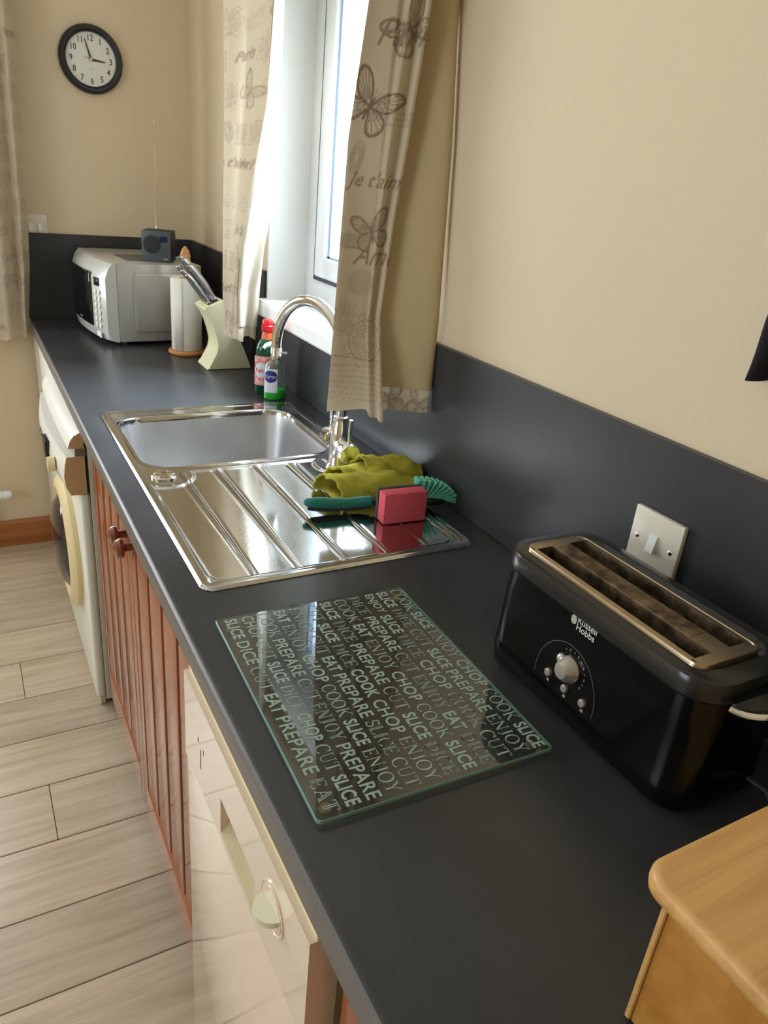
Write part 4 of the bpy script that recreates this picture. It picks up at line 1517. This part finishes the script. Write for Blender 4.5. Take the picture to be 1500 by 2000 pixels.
hp = [(0.0, .004, .004), (0.02, .0085, .0035), (0.10, .012, .003), (0.22, .0125, .000), (0.34, .0115, -.001), (0.44, .0125, .000), (0.54, .0120, .002)]
s = S().tube([along(t, u) for t, r_, u in hp], [r_ for t, r_, u in hp], 16, flat=0.85)
obj('grip', s, TEAL, br)
hp = [(0.03, .006, -.006), (0.10, .0085, -.0065), (0.22, .009, -.0085), (0.34, .0085, -.0085), (0.46, .0085, -.0070), (0.535, .008, -.004)]
obj('grip_underside', S().tube([along(t, u) for t, r_, u in hp], [r_ for t, r_, u in hp], 14), BLACKR, br)
hp = [(0.53, .0118, .001), (0.62, .0105, -.001), (0.72, .0085, -.002), (0.84, .0085, -.001), (0.92, .013, .000), (1.02, .017, .000), (1.14, .0155, -.002), (1.2, .006, -.003)]
obj('neck_and_head', S().tube([along(t, u) for t, r_, u in hp], [r_ for t, r_, u in hp], 16, flat=0.6), BLACKR, br)
hc_ = along(1.04, 0.004)
for i in range(11):
    fa = math.radians(100 - i * 11.5)
    for sd in (-0.009, 0.0, 0.009):
        dirv = (ud * math.cos(fa) + Vector((0, 0, 1)) * math.sin(fa))
        p0 = along(0.95 + 0.018 * i, 0.004, sd)
        ln = 0.041
        s = S()
        p1 = p0 + dirv * ln
        s.tube([p0, p0 + dirv * ln * 0.5, p1], [0.0026, 0.0034, 0.0042], 7)
        obj('bristle_tuft', s, BRISTLE, br)

# cloth: folded soft roll with layers
cl_bm = S()


def cloth_sheet(P):
    cl_bm.grid(P)


rng = np.random.RandomState(3)
c0, c1 = Vector((-0.212, 0.262, 0)), Vector((-0.030, 0.262, 0))


def nz(u, v, k):
    return (math.sin(u * 9.1 + k * 1.7) * math.cos(v * 6.3 + k) + 0.6 * math.sin(u * 17 + v * 11 + k * 2.3)) * 0.5


def loaf(x0, x1, yc, hw, hh, z0_, k, skew=0.0, n=34, m_=26):
    """an elongated folded roll, open hollow at its left end"""
    P_ = []
    for i in range(n + 1):
        t = i / n
        row_ = []
        endf = 1 - 0.32 * smoothstep((t - 0.72) / 0.28)
        for j in range(m_ + 1):
            a = math.pi * (-0.12 + 1.24 * j / m_)
            w_ = hw * (1.0 + 0.10 * nz(t * 1.2, j * 0.05, k)) * (1 - 0.15 * t)
            h_ = hh * endf * (1.0 + 0.16 * nz(t * 1.4, j * 0.12, k + 2))
            xx = x0 + (x1 - x0) * t + 0.006 * nz(t, j * 0.2, k + 5) + 0.012 * (math.cos(a)) * (1 - t)
            row_.append((xx, yc + skew * t - w_ * math.cos(a), max(z0_ + h_ * max(math.sin(a), -0.02) + 0.0012 * nz(t * 7, j * 0.6, k), DZ + 0.0005)))
        P_.append(row_)
    return P_


cl_bm.grid(loaf(-0.222, -0.040, 0.268, 0.046, 0.040, DZ + 0.003, 0.3, skew=-0.012))
cl_bm.grid(loaf(-0.192, -0.016, 0.290, 0.044, 0.046, DZ + 0.003, 2.1, skew=0.004))
cl_bm.grid(loaf(-0.138, -0.012, 0.304, 0.034, 0.060, DZ + 0.002, 4.4, skew=-0.03))
# inner hollow and bottom layer
P = []
for i in range(13):
    t = i / 12
    P.append([(-0.216 + 0.19 * t, 0.228 + 0.10 * j / 10 - 0.004 * math.sin(t * 5), DZ + 0.0016 + 0.0015 * abs(math.sin(j * 0.9 + t * 4))) for j in range(11)])
cl_bm.grid(P)
tag(obj('dish_cloth', cl_bm, OLIVE, solid=0.004, angle=80), 'crumpled olive green microfibre cloth heaped on the back of the drainer', 'cloth')

# ================================================================== CLOCK
ck = thing('wall_clock', 'round black-rimmed clock with white face on the far wall', 'clock', (-0.326, YB + 0.0118, 1.772))
cc = (-0.326, YB + 0.0118, 1.772)
obj('rim', S().lathe([(0.088, 0.0), (0.101, 0.002), (0.1035, 0.010), (0.100, 0.021), (0.094, 0.0265), (0.087, 0.0265), (0.081, 0.021), (0.0795, 0.013)], cc, (0, -1, 0), n=72, cap=False), CLOCKR, ck)
obj('face', S().lathe([(0.0, 0.0125), (0.081, 0.0125), (0.081, 0.002)], cc, (0, -1, 0), n=64, cap=False), CLOCKF, ck)
nb = bmesh.new()
for h in range(1, 13):
    a = math.radians(90 - 30 * h)
    bm = text_bm(str(h), 0.0255, bold=0.016, align='CENTER', xs=0.85)
    ys = [v.co.y for v in bm.verts]
    mid = (max(ys) + min(ys)) / 2
    for v in bm.verts:
        v.co.y -= mid
    place(bm, (cc[0] + 0.0635 * math.cos(a), cc[1] - 0.0130, cc[2] + 0.0635 * math.sin(a)), (1, 0, 0), (0, 0, 1))
    join(nb, bm)
obj('numerals', nb, CLOCKN, ck, smooth=False)
bm = tick_word(6, 0.0042, 8)
place(bm, (cc[0], cc[1] - 0.0130, cc[2] - 0.030), (1, 0, 0), (0, 0, 1))
obj('dial_lettering', bm, mat('faint_print', rgb(186, 180, 172), 0.6, var=0.02), ck, smooth=False)


def hand(name, deg, ln, wd, tail, d, m):
    a = math.radians(90 - deg)
    ux = Vector((math.cos(a), 0, math.sin(a)))
    uy = Vector((-math.sin(a), 0, math.cos(a)))
    o_ = Vector((cc[0], cc[1] - d, cc[2]))
    s_ = S()
    pr = [o_ - ux * tail - uy * wd * .5, o_ + ux * ln * 0.15 - uy * wd * .62, o_ + ux * ln - uy * wd * .25, o_ + ux * ln + uy * wd * .25, o_ + ux * ln * 0.15 + uy * wd * .62, o_ - ux * tail + uy * wd * .5]
    s_.loft([[p for p in pr], [p - Vector((0, 0.0008, 0)) for p in pr]])
    obj(name, s_, m, ck, smooth=False)


hand('hour_hand', 94, 0.046, 0.0062, 0.006, 0.0145, CLOCKH)
hand('minute_hand', 343, 0.062, 0.0048, 0.006, 0.0160, CLOCKH)
hand('second_hand', 285, 0.026, 0.0026, 0.004, 0.0175, CLOCKS)
obj('hub', S().lathe([(0.0045, 0.0125), (0.0045, 0.019), (0.003, 0.0205), (0, 0.0205)], cc, (0, -1, 0), n=18), SWITCHW, ck)

# ================================================================== CURTAINS
# print is drawn as flat ink coverage on the cloth (strokes rasterised on the cloth's own u, v)


class Ink:
    def __init__(self, wu, hv, res):
        self.res = res
        self.nu, self.nv = int(wu / res) + 2, int(hv / res) + 2
        self.a = np.zeros((self.nv, self.nu), np.float32)

    def dot(self, u, v, r, k=1.0):
        i0, i1 = int((u - r) / self.res) - 1, int((u + r) / self.res) + 2
        j0, j1 = int((v - r) / self.res) - 1, int((v + r) / self.res) + 2
        i0, j0 = max(i0, 0), max(j0, 0)
        i1, j1 = min(i1, self.nu), min(j1, self.nv)
        if i1 <= i0 or j1 <= j0:
            return
        U, Vv = np.meshgrid(np.arange(i0, i1) * self.res, np.arange(j0, j1) * self.res)
        d = np.hypot(U - u, Vv - v)
        c = np.clip((r - d) / self.res + 0.5, 0, 1) * k
        self.a[j0:j1, i0:i1] = np.maximum(self.a[j0:j1, i0:i1], c)

    def line(self, pts, r=0.0009, k=0.9):
        for (a, b), (c, d) in zip(pts, pts[1:]):
            l = math.hypot(c - a, d - b)
            n = max(1, int(l / (self.res * 0.8)))
            for i in range(n + 1):
                self.dot(a + (c - a) * i / n, b + (d - b) * i / n, r, k)

    def ell(self, cx, cy, rx, ry, rot=0, a0=0, a1=360, r=0.0009, k=0.9, n=28):
        cr, sr = math.cos(rot), math.sin(rot)
        p = []
        for i in range(n + 1):
            a = math.radians(a0 + (a1 - a0) * i / n)
            x, y = rx * math.cos(a), ry * math.sin(a)
            p.append((cx + x * cr - y * sr, cy + x * sr + y * cr))
        self.line(p, r, k)

    def wash(self, u, v, ru, rv, k=0.25):
        U, Vv = np.meshgrid(np.arange(self.nu) * self.res, np.arange(self.nv) * self.res)
        c = np.clip(1.2 - np.hypot((U - u) / ru, (Vv - v) / rv), 0, 0.2) * 5 * k
        self.a = np.maximum(self.a, c)

    def butterfly(self, cx, cy, s, rot=0, k=0.85):
        def T(x, y):
            c_, s_ = math.cos(rot), math.sin(rot)
            return (cx + s * (x * c_ - y * s_), cy + s * (x * s_ + y * c_))
        up = [(0.03, 0.05), (0.22, 0.50), (0.55, 0.86), (0.90, 1.02), (1.10, 0.92), (1.04, 0.60), (0.84, 0.28), (0.52, 0.08), (0.03, 0.02)]
        lo = [(0.03, 0.0), (0.45, 0.02), (0.80, -0.10), (0.92, -0.36), (0.80, -0.66), (0.52, -0.84), (0.28, -0.66), (0.12, -0.32), (0.03, -0.06)]
        for sg in (-1, 1):
            for shp in (up, lo):
                sm = crom(shp, 40)
                P_ = [T(sg * x, y) for x, y in sm]
                self.line(P_, 0.0019, k)
                self.line([T(sg * x * 0.90, y * 0.90) for x, y in sm[6:-6]], 0.0007, k * 0.8)
                for q in range(6, 36, 4):
                    x, y = sm[q]
                    self.line([T(sg * x * 0.22, y * 0.22), T(sg * x * 0.62, y * 0.60), T(sg * x, y)], 0.0009, k * 0.9)
                for q in range(10, 32, 2):
                    x, y = sm[q]
                    self.dot(*T(sg * x * 0.95, y * 0.95), 0.0016, k)
                cell = [(x * 0.45 + 0.06, y * 0.45) for x, y in sm]
                self.line([T(sg * x, y) for x, y in cell], 0.0008, k * 0.8)
        self.line([T(0, 0.30), T(0, -0.45)], 0.0024, k)
        self.line([T(0, 0.3), T(-0.12, 0.62)], 0.0006, k)
        self.line([T(0, 0.3), T(0.12, 0.62)], 0.0006, k)

    def rose(self, cx, cy, s, k=0.6):
        for i, f in enumerate((0.15, 0.28, 0.42, 0.58, 0.76, 1.0)):
            for q in range(3 + i):
                a = 360 / (3 + i) * q + i * 37
                self.ell(cx + 0.08 * s * math.cos(math.radians(a)), cy + 0.08 * s * math.sin(math.radians(a)), s * f, s * f * 0.88, math.radians(a), -40, 62, 0.0008, k, 12)
        for q in range(7):
            a = math.radians(q * 51)
            self.ell(cx + s * 1.05 * math.cos(a), cy + s * 1.0 * math.sin(a), s * 0.42, s * 0.30, a, -100, 100, 0.0008, k, 12)

    def script(self, u0, u1, v, rng_, amp=0.0016, k=0.55, r=0.0007):
        u = u0
        P_ = []
        ph = rng_.rand() * 6
        while u < u1:
            P_.append((u, v + amp * (math.sin(u * 1500 + ph) * 0.7 + math.sin(u * 830 + ph * 2) * (0.9 if rng_.rand() > 0.15 else 2.0))))
            u += 0.0010
            if rng_.rand() < 0.035:
                self.line(P_, r, k)
                P_ = []
                u += 0.005
        if len(P_) > 1:
            self.line(P_, r, k)

    def word(self, txt, u, v, size, k=0.70, shear=0.45, bold=-0.012):
        bm_ = text_bm(txt, size, shear=shear, bold=bold)
        for f_ in bm_.faces:
            vs = [x.co for x in f_.verts]
            mnx, mxx = min(p.x for p in vs), max(p.x for p in vs)
            mny, mxy = min(p.y for p in vs), max(p.y for p in vs)
            # sample inside the triangulated face
            tri = [(vs[0], vs[i], vs[i + 1]) for i in range(1, len(vs) - 1)]
            for a, b_, c_ in tri:
                n = max(2, int(max(mxx - mnx, mxy - mny) / self.res * 1.6))
                for i in range(n + 1):
                    for j in range(n + 1 - i):
                        w0, w1 = i / n, j / n
                        p = a * w0 + b_ * w1 + c_ * (1 - w0 - w1)
                        self.dot(u + p.x, v + p.y, self.res * 0.7, k)
        bm_.free()

    def stamp(self, u0, v0, wd, ht, k=0.6):
        for (a, b_), (c, d) in (((u0, v0), (u0 + wd, v0)), ((u0 + wd, v0), (u0 + wd, v0 + ht)), ((u0 + wd, v0 + ht), (u0, v0 + ht)), ((u0, v0 + ht), (u0, v0))):
            n = int(math.hypot(c - a, d - b_) / 0.0045)
            for i in range(n):
                self.dot(a + (c - a) * i / n, b_ + (d - b_) * i / n, 0.0014, k)
        self.line([(u0 + .004, v0 + .004), (u0 + wd - .004, v0 + .004), (u0 + wd - .004, v0 + ht - .004), (u0 + .004, v0 + ht - .004), (u0 + .004, v0 + .004)], 0.0006, k * 0.7)
        self.wash(u0 + wd / 2, v0 + ht / 2, wd * 0.42, ht * 0.42, 0.2)

    def shell(self, cx, cy, rx, ry, rot, k=0.55):
        for f in (1, 0.8, 0.6, 0.4):
            self.ell(cx, cy, rx * f, ry * f, rot, 0, 360, 0.0009, k)

    def fill_random(self, seed, dens=1.0, k=0.75):
        rg = np.random.RandomState(seed)
        wu, hv = self.nu * self.res, self.nv * self.res
        v = 0.03
        while v < hv - 0.05:
            u = -0.02 + rg.rand() * 0.03
            while u < wu:
                q = rg.rand()
                if q < 0.30:
                    for i in range(rg.randint(4, 8)):
                        self.script(u, u + 0.05 + rg.rand() * 0.02, v + i * 0.0095, rg, k=k * 0.8)
                    u += 0.075
                elif q < 0.5:
                    self.butterfly(u + 0.03, v + 0.03, 0.030 + 0.012 * rg.rand(), rg.rand() * 2 - 1, k)
                    u += 0.075
                elif q < 0.66:
                    self.rose(u + 0.035, v + 0.03, 0.028, k * 0.8)
                    u += 0.08
                elif q < 0.78:
                    self.stamp(u, v, 0.038, 0.05, k)
                    u += 0.055
                elif q < 0.9:
                    self.word(['Paris', 'Amour', "Je t'aime", 'Avril'][rg.randint(4)], u, v + 0.02, 0.035, k)
                    u += 0.08
                else:
                    self.shell(u + 0.02, v + 0.03, 0.013, 0.026, 0.2, k)
                    u += 0.045
            v += 0.078 + 0.01 * rg.rand()


def crom(pts, n):
    P_ = [np.array(p, float) for p in pts]
    P_ = [2 * P_[0] - P_[1]] + P_ + [2 * P_[-1] - P_[-2]]
    out_ = []
    m_ = len(P_) - 3
    for i in range(n + 1):
        t = min(i / n * m_, m_ - 1e-9)
        k_ = int(t)
        f = t - k_
        a, b_, c, d = P_[k_:k_ + 4]
        out_.append(0.5 * ((2 * b_) + (-a + c) * f + (2 * a - 5 * b_ + 4 * c - d) * f * f + (-a + 3 * b_ - 3 * c + d) * f ** 3))
    return np.array(out_)


def drape(levels, hem, ztop, nu, res, pleat=None):
    """levels: [(z, plan points)] from top to bottom; hem(u01)->z.  Returns grid (nv,nu,3), cloth width"""
    zs = np.array([l[0] for l in levels])[::-1]
    paths = np.array([crom(l[1], nu - 1) for l in levels])[::-1]       # ascending z
    u01 = np.linspace(0, 1, nu)
    seg = np.hypot(*np.diff(paths.mean(0), axis=0).T)
    ulen = np.concatenate([[0], np.cumsum(seg)])
    hz = np.array([hem(u) for u in u01])
    nv = int((ztop - hz.min()) / res)
    G = np.zeros((nv, nu, 3))
    tv = np.linspace(0, 1, nv)
    for i in range(nu):
        z = hz[i] + (ztop - hz[i]) * tv
        G[:, i, 0] = np.interp(z, zs, paths[:, i, 0])
        G[:, i, 1] = np.interp(z, zs, paths[:, i, 1])
        G[:, i, 2] = z
    if pleat is not None:
        d = np.gradient(G[:, :, :2], axis=1)
        l = np.linalg.norm(d, axis=2, keepdims=True) + 1e-9
        nrm = np.stack([d[:, :, 1], -d[:, :, 0]], -1) / l
        a = pleat(u01[None, :], tv[:, None], ulen[-1])
        G[:, :, :2] += nrm * a[:, :, None]
    return G, ulen


def grid_obj(name, G, m, parent, ink=None, ulen=None, vbase=None):
    nv, nu = G.shape[:2]
    idx_ = np.arange(nv * nu).reshape(nv, nu)
    q = np.stack([idx_[:-1, :-1], idx_[:-1, 1:], idx_[1:, 1:], idx_[1:, :-1]], -1).reshape(-1, 4)
    vv = G.reshape(-1, 3) - np.array(world_base(parent))
    o = np_mesh(name, vv, q, [m], parent)
    if ink is not None:
        at = o.data.color_attributes.new('Print', 'FLOAT_COLOR', 'POINT')
        iu = np.clip((np.broadcast_to(ulen[None, :], (nv, nu)) / ink.res).astype(int), 0, ink.nu - 1)
        iv = np.clip(((G[:, :, 2] - vbase) / ink.res).astype(int), 0, ink.nv - 1)
        val = ink.a[iv, iu].reshape(-1)
        colr = np.stack([val, val, val, np.ones_like(val)], -1).astype(np.float32)
        at.data.foreach_set('color', colr.ravel())
    return o


# ---- near curtain of the sink window: leading part folded across, lining showing behind
ZT = 2.20
cA = thing('curtain', 'right-hand curtain of the sink window, printed with butterflies, its lining turned to the room', 'curtain', (-0.1, 0.3, 1.07), group='printed butterfly and script curtains')
front = [
    (ZT, [(-0.146, 0.370), (-0.124, 0.362), (-0.098, 0.352), (-0.074, 0.338), (-0.050, 0.322)]),
    (1.78, [(-0.150, 0.375), (-0.128, 0.366), (-0.102, 0.354), (-0.078, 0.340), (-0.057, 0.326)]),
    (1.56, [(-0.160, 0.403), (-0.138, 0.388), (-0.112, 0.370), (-0.090, 0.354), (-0.070, 0.338)]),
    (1.43, [(-0.170, 0.389), (-0.148, 0.380), (-0.122, 0.369), (-0.100, 0.358), (-0.080, 0.347)]),
    (1.25, [(-0.185, 0.365), (-0.162, 0.360), (-0.136, 0.352), (-0.114, 0.350), (-0.095, 0.344)]),
    (1.07, [(-0.200, 0.342), (-0.180, 0.330), (-0.152, 0.312), (-0.128, 0.292), (-0.110, 0.268)]),
]


def pleatA(u, t, L_):
    start = 0.30 + 0.38 * (1 - t)            # at the hem only the right third is pleated
    env = smoothstep((u - start) / 0.16)
    return env * (0.0075 + 0.003 * t) * np.sin((1 - u) / (1 - start) * 2 * np.pi * (1.15 + 1.2 * t) + 0.6) + 0.002 * np.sin(u * 9 + t * 5) * (1 - env)


hemA = lambda u: 1.072 - 0.003 * math.sin(u * 7) + 0.006 * u - 0.014 * smoothstep((u - 0.66) / 0.1)
nuA = 190
GA, uA = drape(front, hemA, ZT, nuA, 0.0024, pleatA)
ink = Ink(0.34, 1.2, 0.0014)
uA_ = uA * 1.12
VB = 1.05
rg = np.random.RandomState(5)
for i in range(7):
    ink.script(0.0, 0.16, 0.045 + i * 0.0105 - VB + 1.05, rg, k=0.5)
ink.line([(0, 0.125), (0.13, 0.118)], 0.0009, 0.7)
ink.rose(0.075, 0.155, 0.036, 0.6)
ink.rose(0.020, 0.195, 0.024, 0.4)
ink.wash(0.055, 0.262, 0.03, 0.022, 0.22)
ink.word('Amour', 0.030, 0.295, 0.052, 0.7)
ink.wash(0.02, 0.335, 0.04, 0.012, 0.3)
ink.butterfly(0.066, 0.352, 0.036, 0.3, 0.75)
ink.line([(0, 0.325), (0.05, 0.322)], 0.001, 0.7)
ink.word("Je t'aime", 0.006, 0.430, 0.036, 0.7)
ink.shell(0.018, 0.478, 0.012, 0.027, -0.2, 0.6)
ink.butterfly(0.030, 0.560, 0.046, -0.5, 0.9)
for i in range(3):
    ink.script(0.065, 0.15, 0.535 + i * 0.009, rg, k=0.55)
ink.word('Paris', 0.022, 0.655, 0.058, 0.75)
ink.butterfly(0.085, 0.680, 0.040, 0.7, 0.8)
ink.stamp(0.050, 0.735, 0.048, 0.072, 0.6)
ink.rose(0.055, 0.850, 0.030, 0.6)
for q in range(28):
    a = q * 0.22
    ink.line([(0.165 + 0.012 * math.cos(a), 0.70 + 0.012 * math.sin(a)), (0.165 + 0.035 * math.cos(a), 0.70 + 0.05 * math.sin(a))], 0.0008, 0.7)
for i in range(30):
    ink.script(0.115, 0.20, 0.10 + i * 0.0125, rg, k=0.4)
for i in range(12):
    ink.script(0.20, 0.33, 0.30 + i * 0.025, rg, k=0.5)
ink.word('Avril', 0.15, 0.80, 0.05, 0.7)
grid_obj('printed_fabric', GA, FABRIC, cA, ink, uA_, VB)

# back sheet: fold at the left, lining side seen, trailing edge by the wall
back = [
    (ZT, [(-0.146, 0.370), (-0.128, 0.392), (-0.085, 0.388), (-0.045, 0.368), (-0.004, 0.340), (0.009, 0.352)]),
    (1.78, [(-0.150, 0.375), (-0.132, 0.396), (-0.088, 0.392), (-0.046, 0.370), (-0.005, 0.340), (0.008, 0.352)]),
    (1.56, [(-0.160, 0.403), (-0.140, 0.414), (-0.095, 0.398), (-0.050, 0.362), (-0.006, 0.311), (0.007, 0.322)]),
    (1.43, [(-0.170, 0.389), (-0.148, 0.400), (-0.102, 0.388), (-0.052, 0.350), (-0.007, 0.300), (0.006, 0.312)]),
    (1.25, [(-0.185, 0.365), (-0.160, 0.376), (-0.110, 0.370), (-0.055, 0.335), (-0.008, 0.284), (0.000, 0.294)]),
    (1.07, [(-0.200, 0.342), (-0.172, 0.346), (-0.116, 0.330), (-0.056, 0.302), (-0.012, 0.272), (-0.006, 0.284)]),
]
inkb = Ink(0.34, 0.2, 0.0014)
inkb.butterfly(0.135, 0.034, 0.034, 0.3, 0.8)
inkb.butterfly(0.205, 0.030, 0.030, -0.4, 0.7)
for q in range(10):
    inkb.line([(0.15, 0.045), (0.11 + q * 0.01, 0.0)], 0.001, 0.6)
GB, uB = drape(back, lambda u: 1.066 + 0.010 * u, ZT, 110, 0.003, lambda u, t, l: 0.004 * np.sin(u * 11) * smoothstep((u - 0.2) / 0.3))
grid_obj('printed_fabric', GB, FABRIC, cA, inkb, uB * 1.2, 1.055)
GL, uL = drape(back, lambda u: 1.110 + 0.012 * u, ZT, 80, 0.006, lambda u, t, l: 0.004 * np.sin(u * 11) * smoothstep((u - 0.2) / 0.3) + 0.0035 * smoothstep(u / 0.05))
lo_ = grid_obj('lining', GL, SHADELINING, cA)
lo_['label'] = 'plain lining, its shade put into the tan colour'

# ---- far curtain of the sink window
cB = thing('curtain', 'left-hand curtain of the sink window, its white lining lit by daylight', 'curtain', (-0.1, 1.2, 1.03), group='printed butterfly and script curtains')
frontB = [
    (ZT, [(-0.085, 1.385), (-0.100, 1.300), (-0.085, 1.200), (-0.108, 1.090), (-0.108, 0.915)]),
    (1.86, [(-0.088, 1.375), (-0.104, 1.290), (-0.088, 1.190), (-0.110, 1.080), (-0.110, 0.930)]),
    (1.64, [(-0.098, 1.340), (-0.110, 1.270), (-0.096, 1.190), (-0.112, 1.090), (-0.110, 0.965)]),
    (1.48, [(-0.106, 1.320), (-0.116, 1.260), (-0.103, 1.190), (-0.114, 1.120), (-0.110, 1.050)]),
    (1.30, [(-0.116, 1.295), (-0.123, 1.255), (-0.110, 1.215), (-0.116, 1.180), (-0.110, 1.145)]),
    (1.17, [(-0.126, 1.262), (-0.131, 1.240), (-0.118, 1.218), (-0.118, 1.195), (-0.110, 1.178)]),
    (1.02, [(-0.136, 1.220), (-0.138, 1.206), (-0.128, 1.196), (-0.122, 1.182), (-0.112, 1.168)]),
]
innerB = [
    (ZT, [(-0.108, 0.915), (-0.090, 0.960), (-0.064, 1.020), (-0.040, 1.080), (-0.020, 1.112)]),
    (1.86, [(-0.110, 0.930), (-0.090, 0.970), (-0.064, 1.030), (-0.040, 1.080), (-0.020, 1.114)]),
    (1.64, [(-0.110, 0.965), (-0.090, 1.000), (-0.064, 1.045), (-0.040, 1.090), (-0.020, 1.122)]),
    (1.48, [(-0.110, 1.050), (-0.090, 1.070), (-0.064, 1.095), (-0.040, 1.120), (-0.020, 1.137)]),
    (1.30, [(-0.110, 1.145), (-0.090, 1.152), (-0.064, 1.160), (-0.040, 1.166), (-0.036, 1.166)]),
    (1.17, [(-0.110, 1.178), (-0.092, 1.182), (-0.072, 1.192), (-0.054, 1.190), (-0.040, 1.186)]),
    (1.02, [(-0.112, 1.168), (-0.095, 1.176), (-0.076, 1.200), (-0.058, 1.192), (-0.042, 1.210)]),
]
hemB = lambda u: 1.032 - 0.004 * u
GB1, uB1 = drape(frontB, hemB, ZT, 150, 0.0035, lambda u, t, l: 0.004 * np.sin(u * 15) * (0.4 + t))
inkB = Ink(0.75, 1.2, 0.0024)
inkB.fill_random(11, k=0.6)
grid_obj('printed_fabric', GB1, FABRIC, cB, inkB, uB1 * 0.55, 1.02)
GB2, uB2 = drape(innerB, lambda u: 1.028 - 0.006 * u - 0.006 * math.sin(u * 8), ZT, 70, 0.005, lambda u, t, l: 0.005 * np.sin(u * 10))
inkB2 = Ink(0.4, 0.3, 0.002)
inkB2.fill_random(4, k=0.5)
grid_obj('printed_fabric', GB2, FABRIC, cB, inkB2, uB2 * 1.3, 1.02)
GB3, uB3 = drape(innerB, lambda u: 1.066 - 0.006 * u, ZT, 60, 0.007, lambda u, t, l: 0.005 * np.sin(u * 10) + 0.0035 * smoothstep(u / 0.05))
lo_ = grid_obj('lining', GB3, LINING, cB)
lo_['label'] = 'white lining'

# ---- curtain of the far window, at the left edge of the view
cC = thing('curtain', 'pale printed curtain on the far wall at the left edge, beside the clock', 'curtain', (-0.7, 2.0, 0.88), group='printed butterfly and script curtains')
lvC = [
    (ZT, [(-0.555, 2.03), (-0.585, 2.00), (-0.610, 2.03), (-0.645, 1.995), (-0.70, 2.03), (-0.76, 2.0), (-0.83, 2.03)]),
    (1.86, [(-0.560, 2.02), (-0.590, 1.99), (-0.612, 2.025), (-0.650, 1.99), (-0.70, 2.025), (-0.76, 1.99), (-0.83, 2.025)]),
    (1.57, [(-0.566, 2.02), (-0.596, 1.985), (-0.618, 2.022), (-0.655, 1.985), (-0.705, 2.022), (-0.765, 1.985), (-0.84, 2.02)]),
    (1.34, [(-0.572, 2.02), (-0.602, 1.982), (-0.622, 2.02), (-0.665, 1.98), (-0.71, 2.02), (-0.77, 1.98), (-0.85, 2.02)]),
    (1.10, [(-0.586, 2.02), (-0.610, 1.980), (-0.628, 2.02), (-0.672, 1.978), (-0.72, 2.02), (-0.78, 1.975), (-0.86, 2.02)]),
    (0.94, [(-0.605, 2.01), (-0.622, 1.982), (-0.634, 2.015), (-0.678, 1.975), (-0.73, 2.02), (-0.79, 1.97), (-0.87, 2.02)]),
    (0.86, [(-0.608, 2.01), (-0.622, 1.982), (-0.634, 2.015), (-0.680, 1.975), (-0.73, 2.02), (-0.79, 1.97), (-0.87, 2.02)]),
]
GC, uC = drape(lvC, lambda u: 0.874 - 0.022 * u + 0.006 * math.sin(u * 20), ZT, 150, 0.005)
inkC = Ink(0.6, 1.4, 0.0026)
inkC.fill_random(23, k=0.55)
grid_obj('printed_fabric', GC, FABRIC, cC, inkC, uC * 1.2, 0.84)
GC2 = GC.copy()
GC2[:, :, 1] += 0.006
lo_ = grid_obj('lining', GC2[10:, :, :], LINING, cC)

# ================================================================== SMALL THINGS AT THE EDGES
# black cloth hanging on the right
s = S()
P = []
for i in range(15):
    t = i / 14
    y_l = np.interp(t, [0, .35, .7, 1], [-0.408, -0.4105, -0.411, -0.405])
    row_ = []
    for j in range(15):
        u = j / 14
        z_bot = 1.3215 + 0.010 * u
        zz = z_bot + (1.56 - z_bot) * (1 - t)
        yl = np.interp(zz, [1.31, 1.335, 1.36, 1.385, 1.41, 1.56], [-0.407, -0.410, -0.4115, -0.411, -0.413, -0.45])
        yr = np.interp(zz, [1.31, 1.42, 1.56], [-0.436, -0.510, -0.500])
        row_.append((-0.010 - 0.006 * math.sin(u * 9 + 0.5) - 0.004 * t, yl + (yr - yl) * u, zz))
    P.append(row_)
s.grid(P)
bc = thing('black_cloth', 'black cloth hanging on the wall at the right edge of the view', 'cloth', (-0.015, -0.46, 1.32))
obj('cloth', s, BLACKC, bc, solid=0.004)
obj('hanging_loop', S().tube([(-0.013, -0.47, 1.555), (-0.010, -0.472, 1.585), (-0.004, -0.474, 1.60), (0.0105, -0.475, 1.60)], 0.003, 8), BLACKC, bc)

# white radiator valve low on the far wall
rv = thing('radiator_valve', 'white plastic radiator valve low on the far wall above the skirting', 'valve', (-0.76, 2.05, 0.24))
s = S().lathe([(0.013, 0.0), (0.0165, 0.006), (0.0165, 0.020), (0.0145, 0.022), (0.0165, 0.026), (0.0165, 0.044), (0.012, 0.052), (0.0, 0.053)], (-0.784, 2.05, 0.240), (1, 0, 0), n=24)
obj('valve_head', s, WHITEPAINT, rv)
obj('valve_body', S().tube([(-0.784, 2.05, 0.240), (-0.82, 2.05, 0.240), (-0.86, 2.05, 0.240)], [0.009, 0.010, 0.010], 14), CHROME, rv)
obj('valve_pipe', S().tube([(-0.835, 2.05, 0.240), (-0.835, 2.05, 0.12), (-0.835, 2.05, 0.001)], 0.0075, 12), WHITEPAINT, rv)
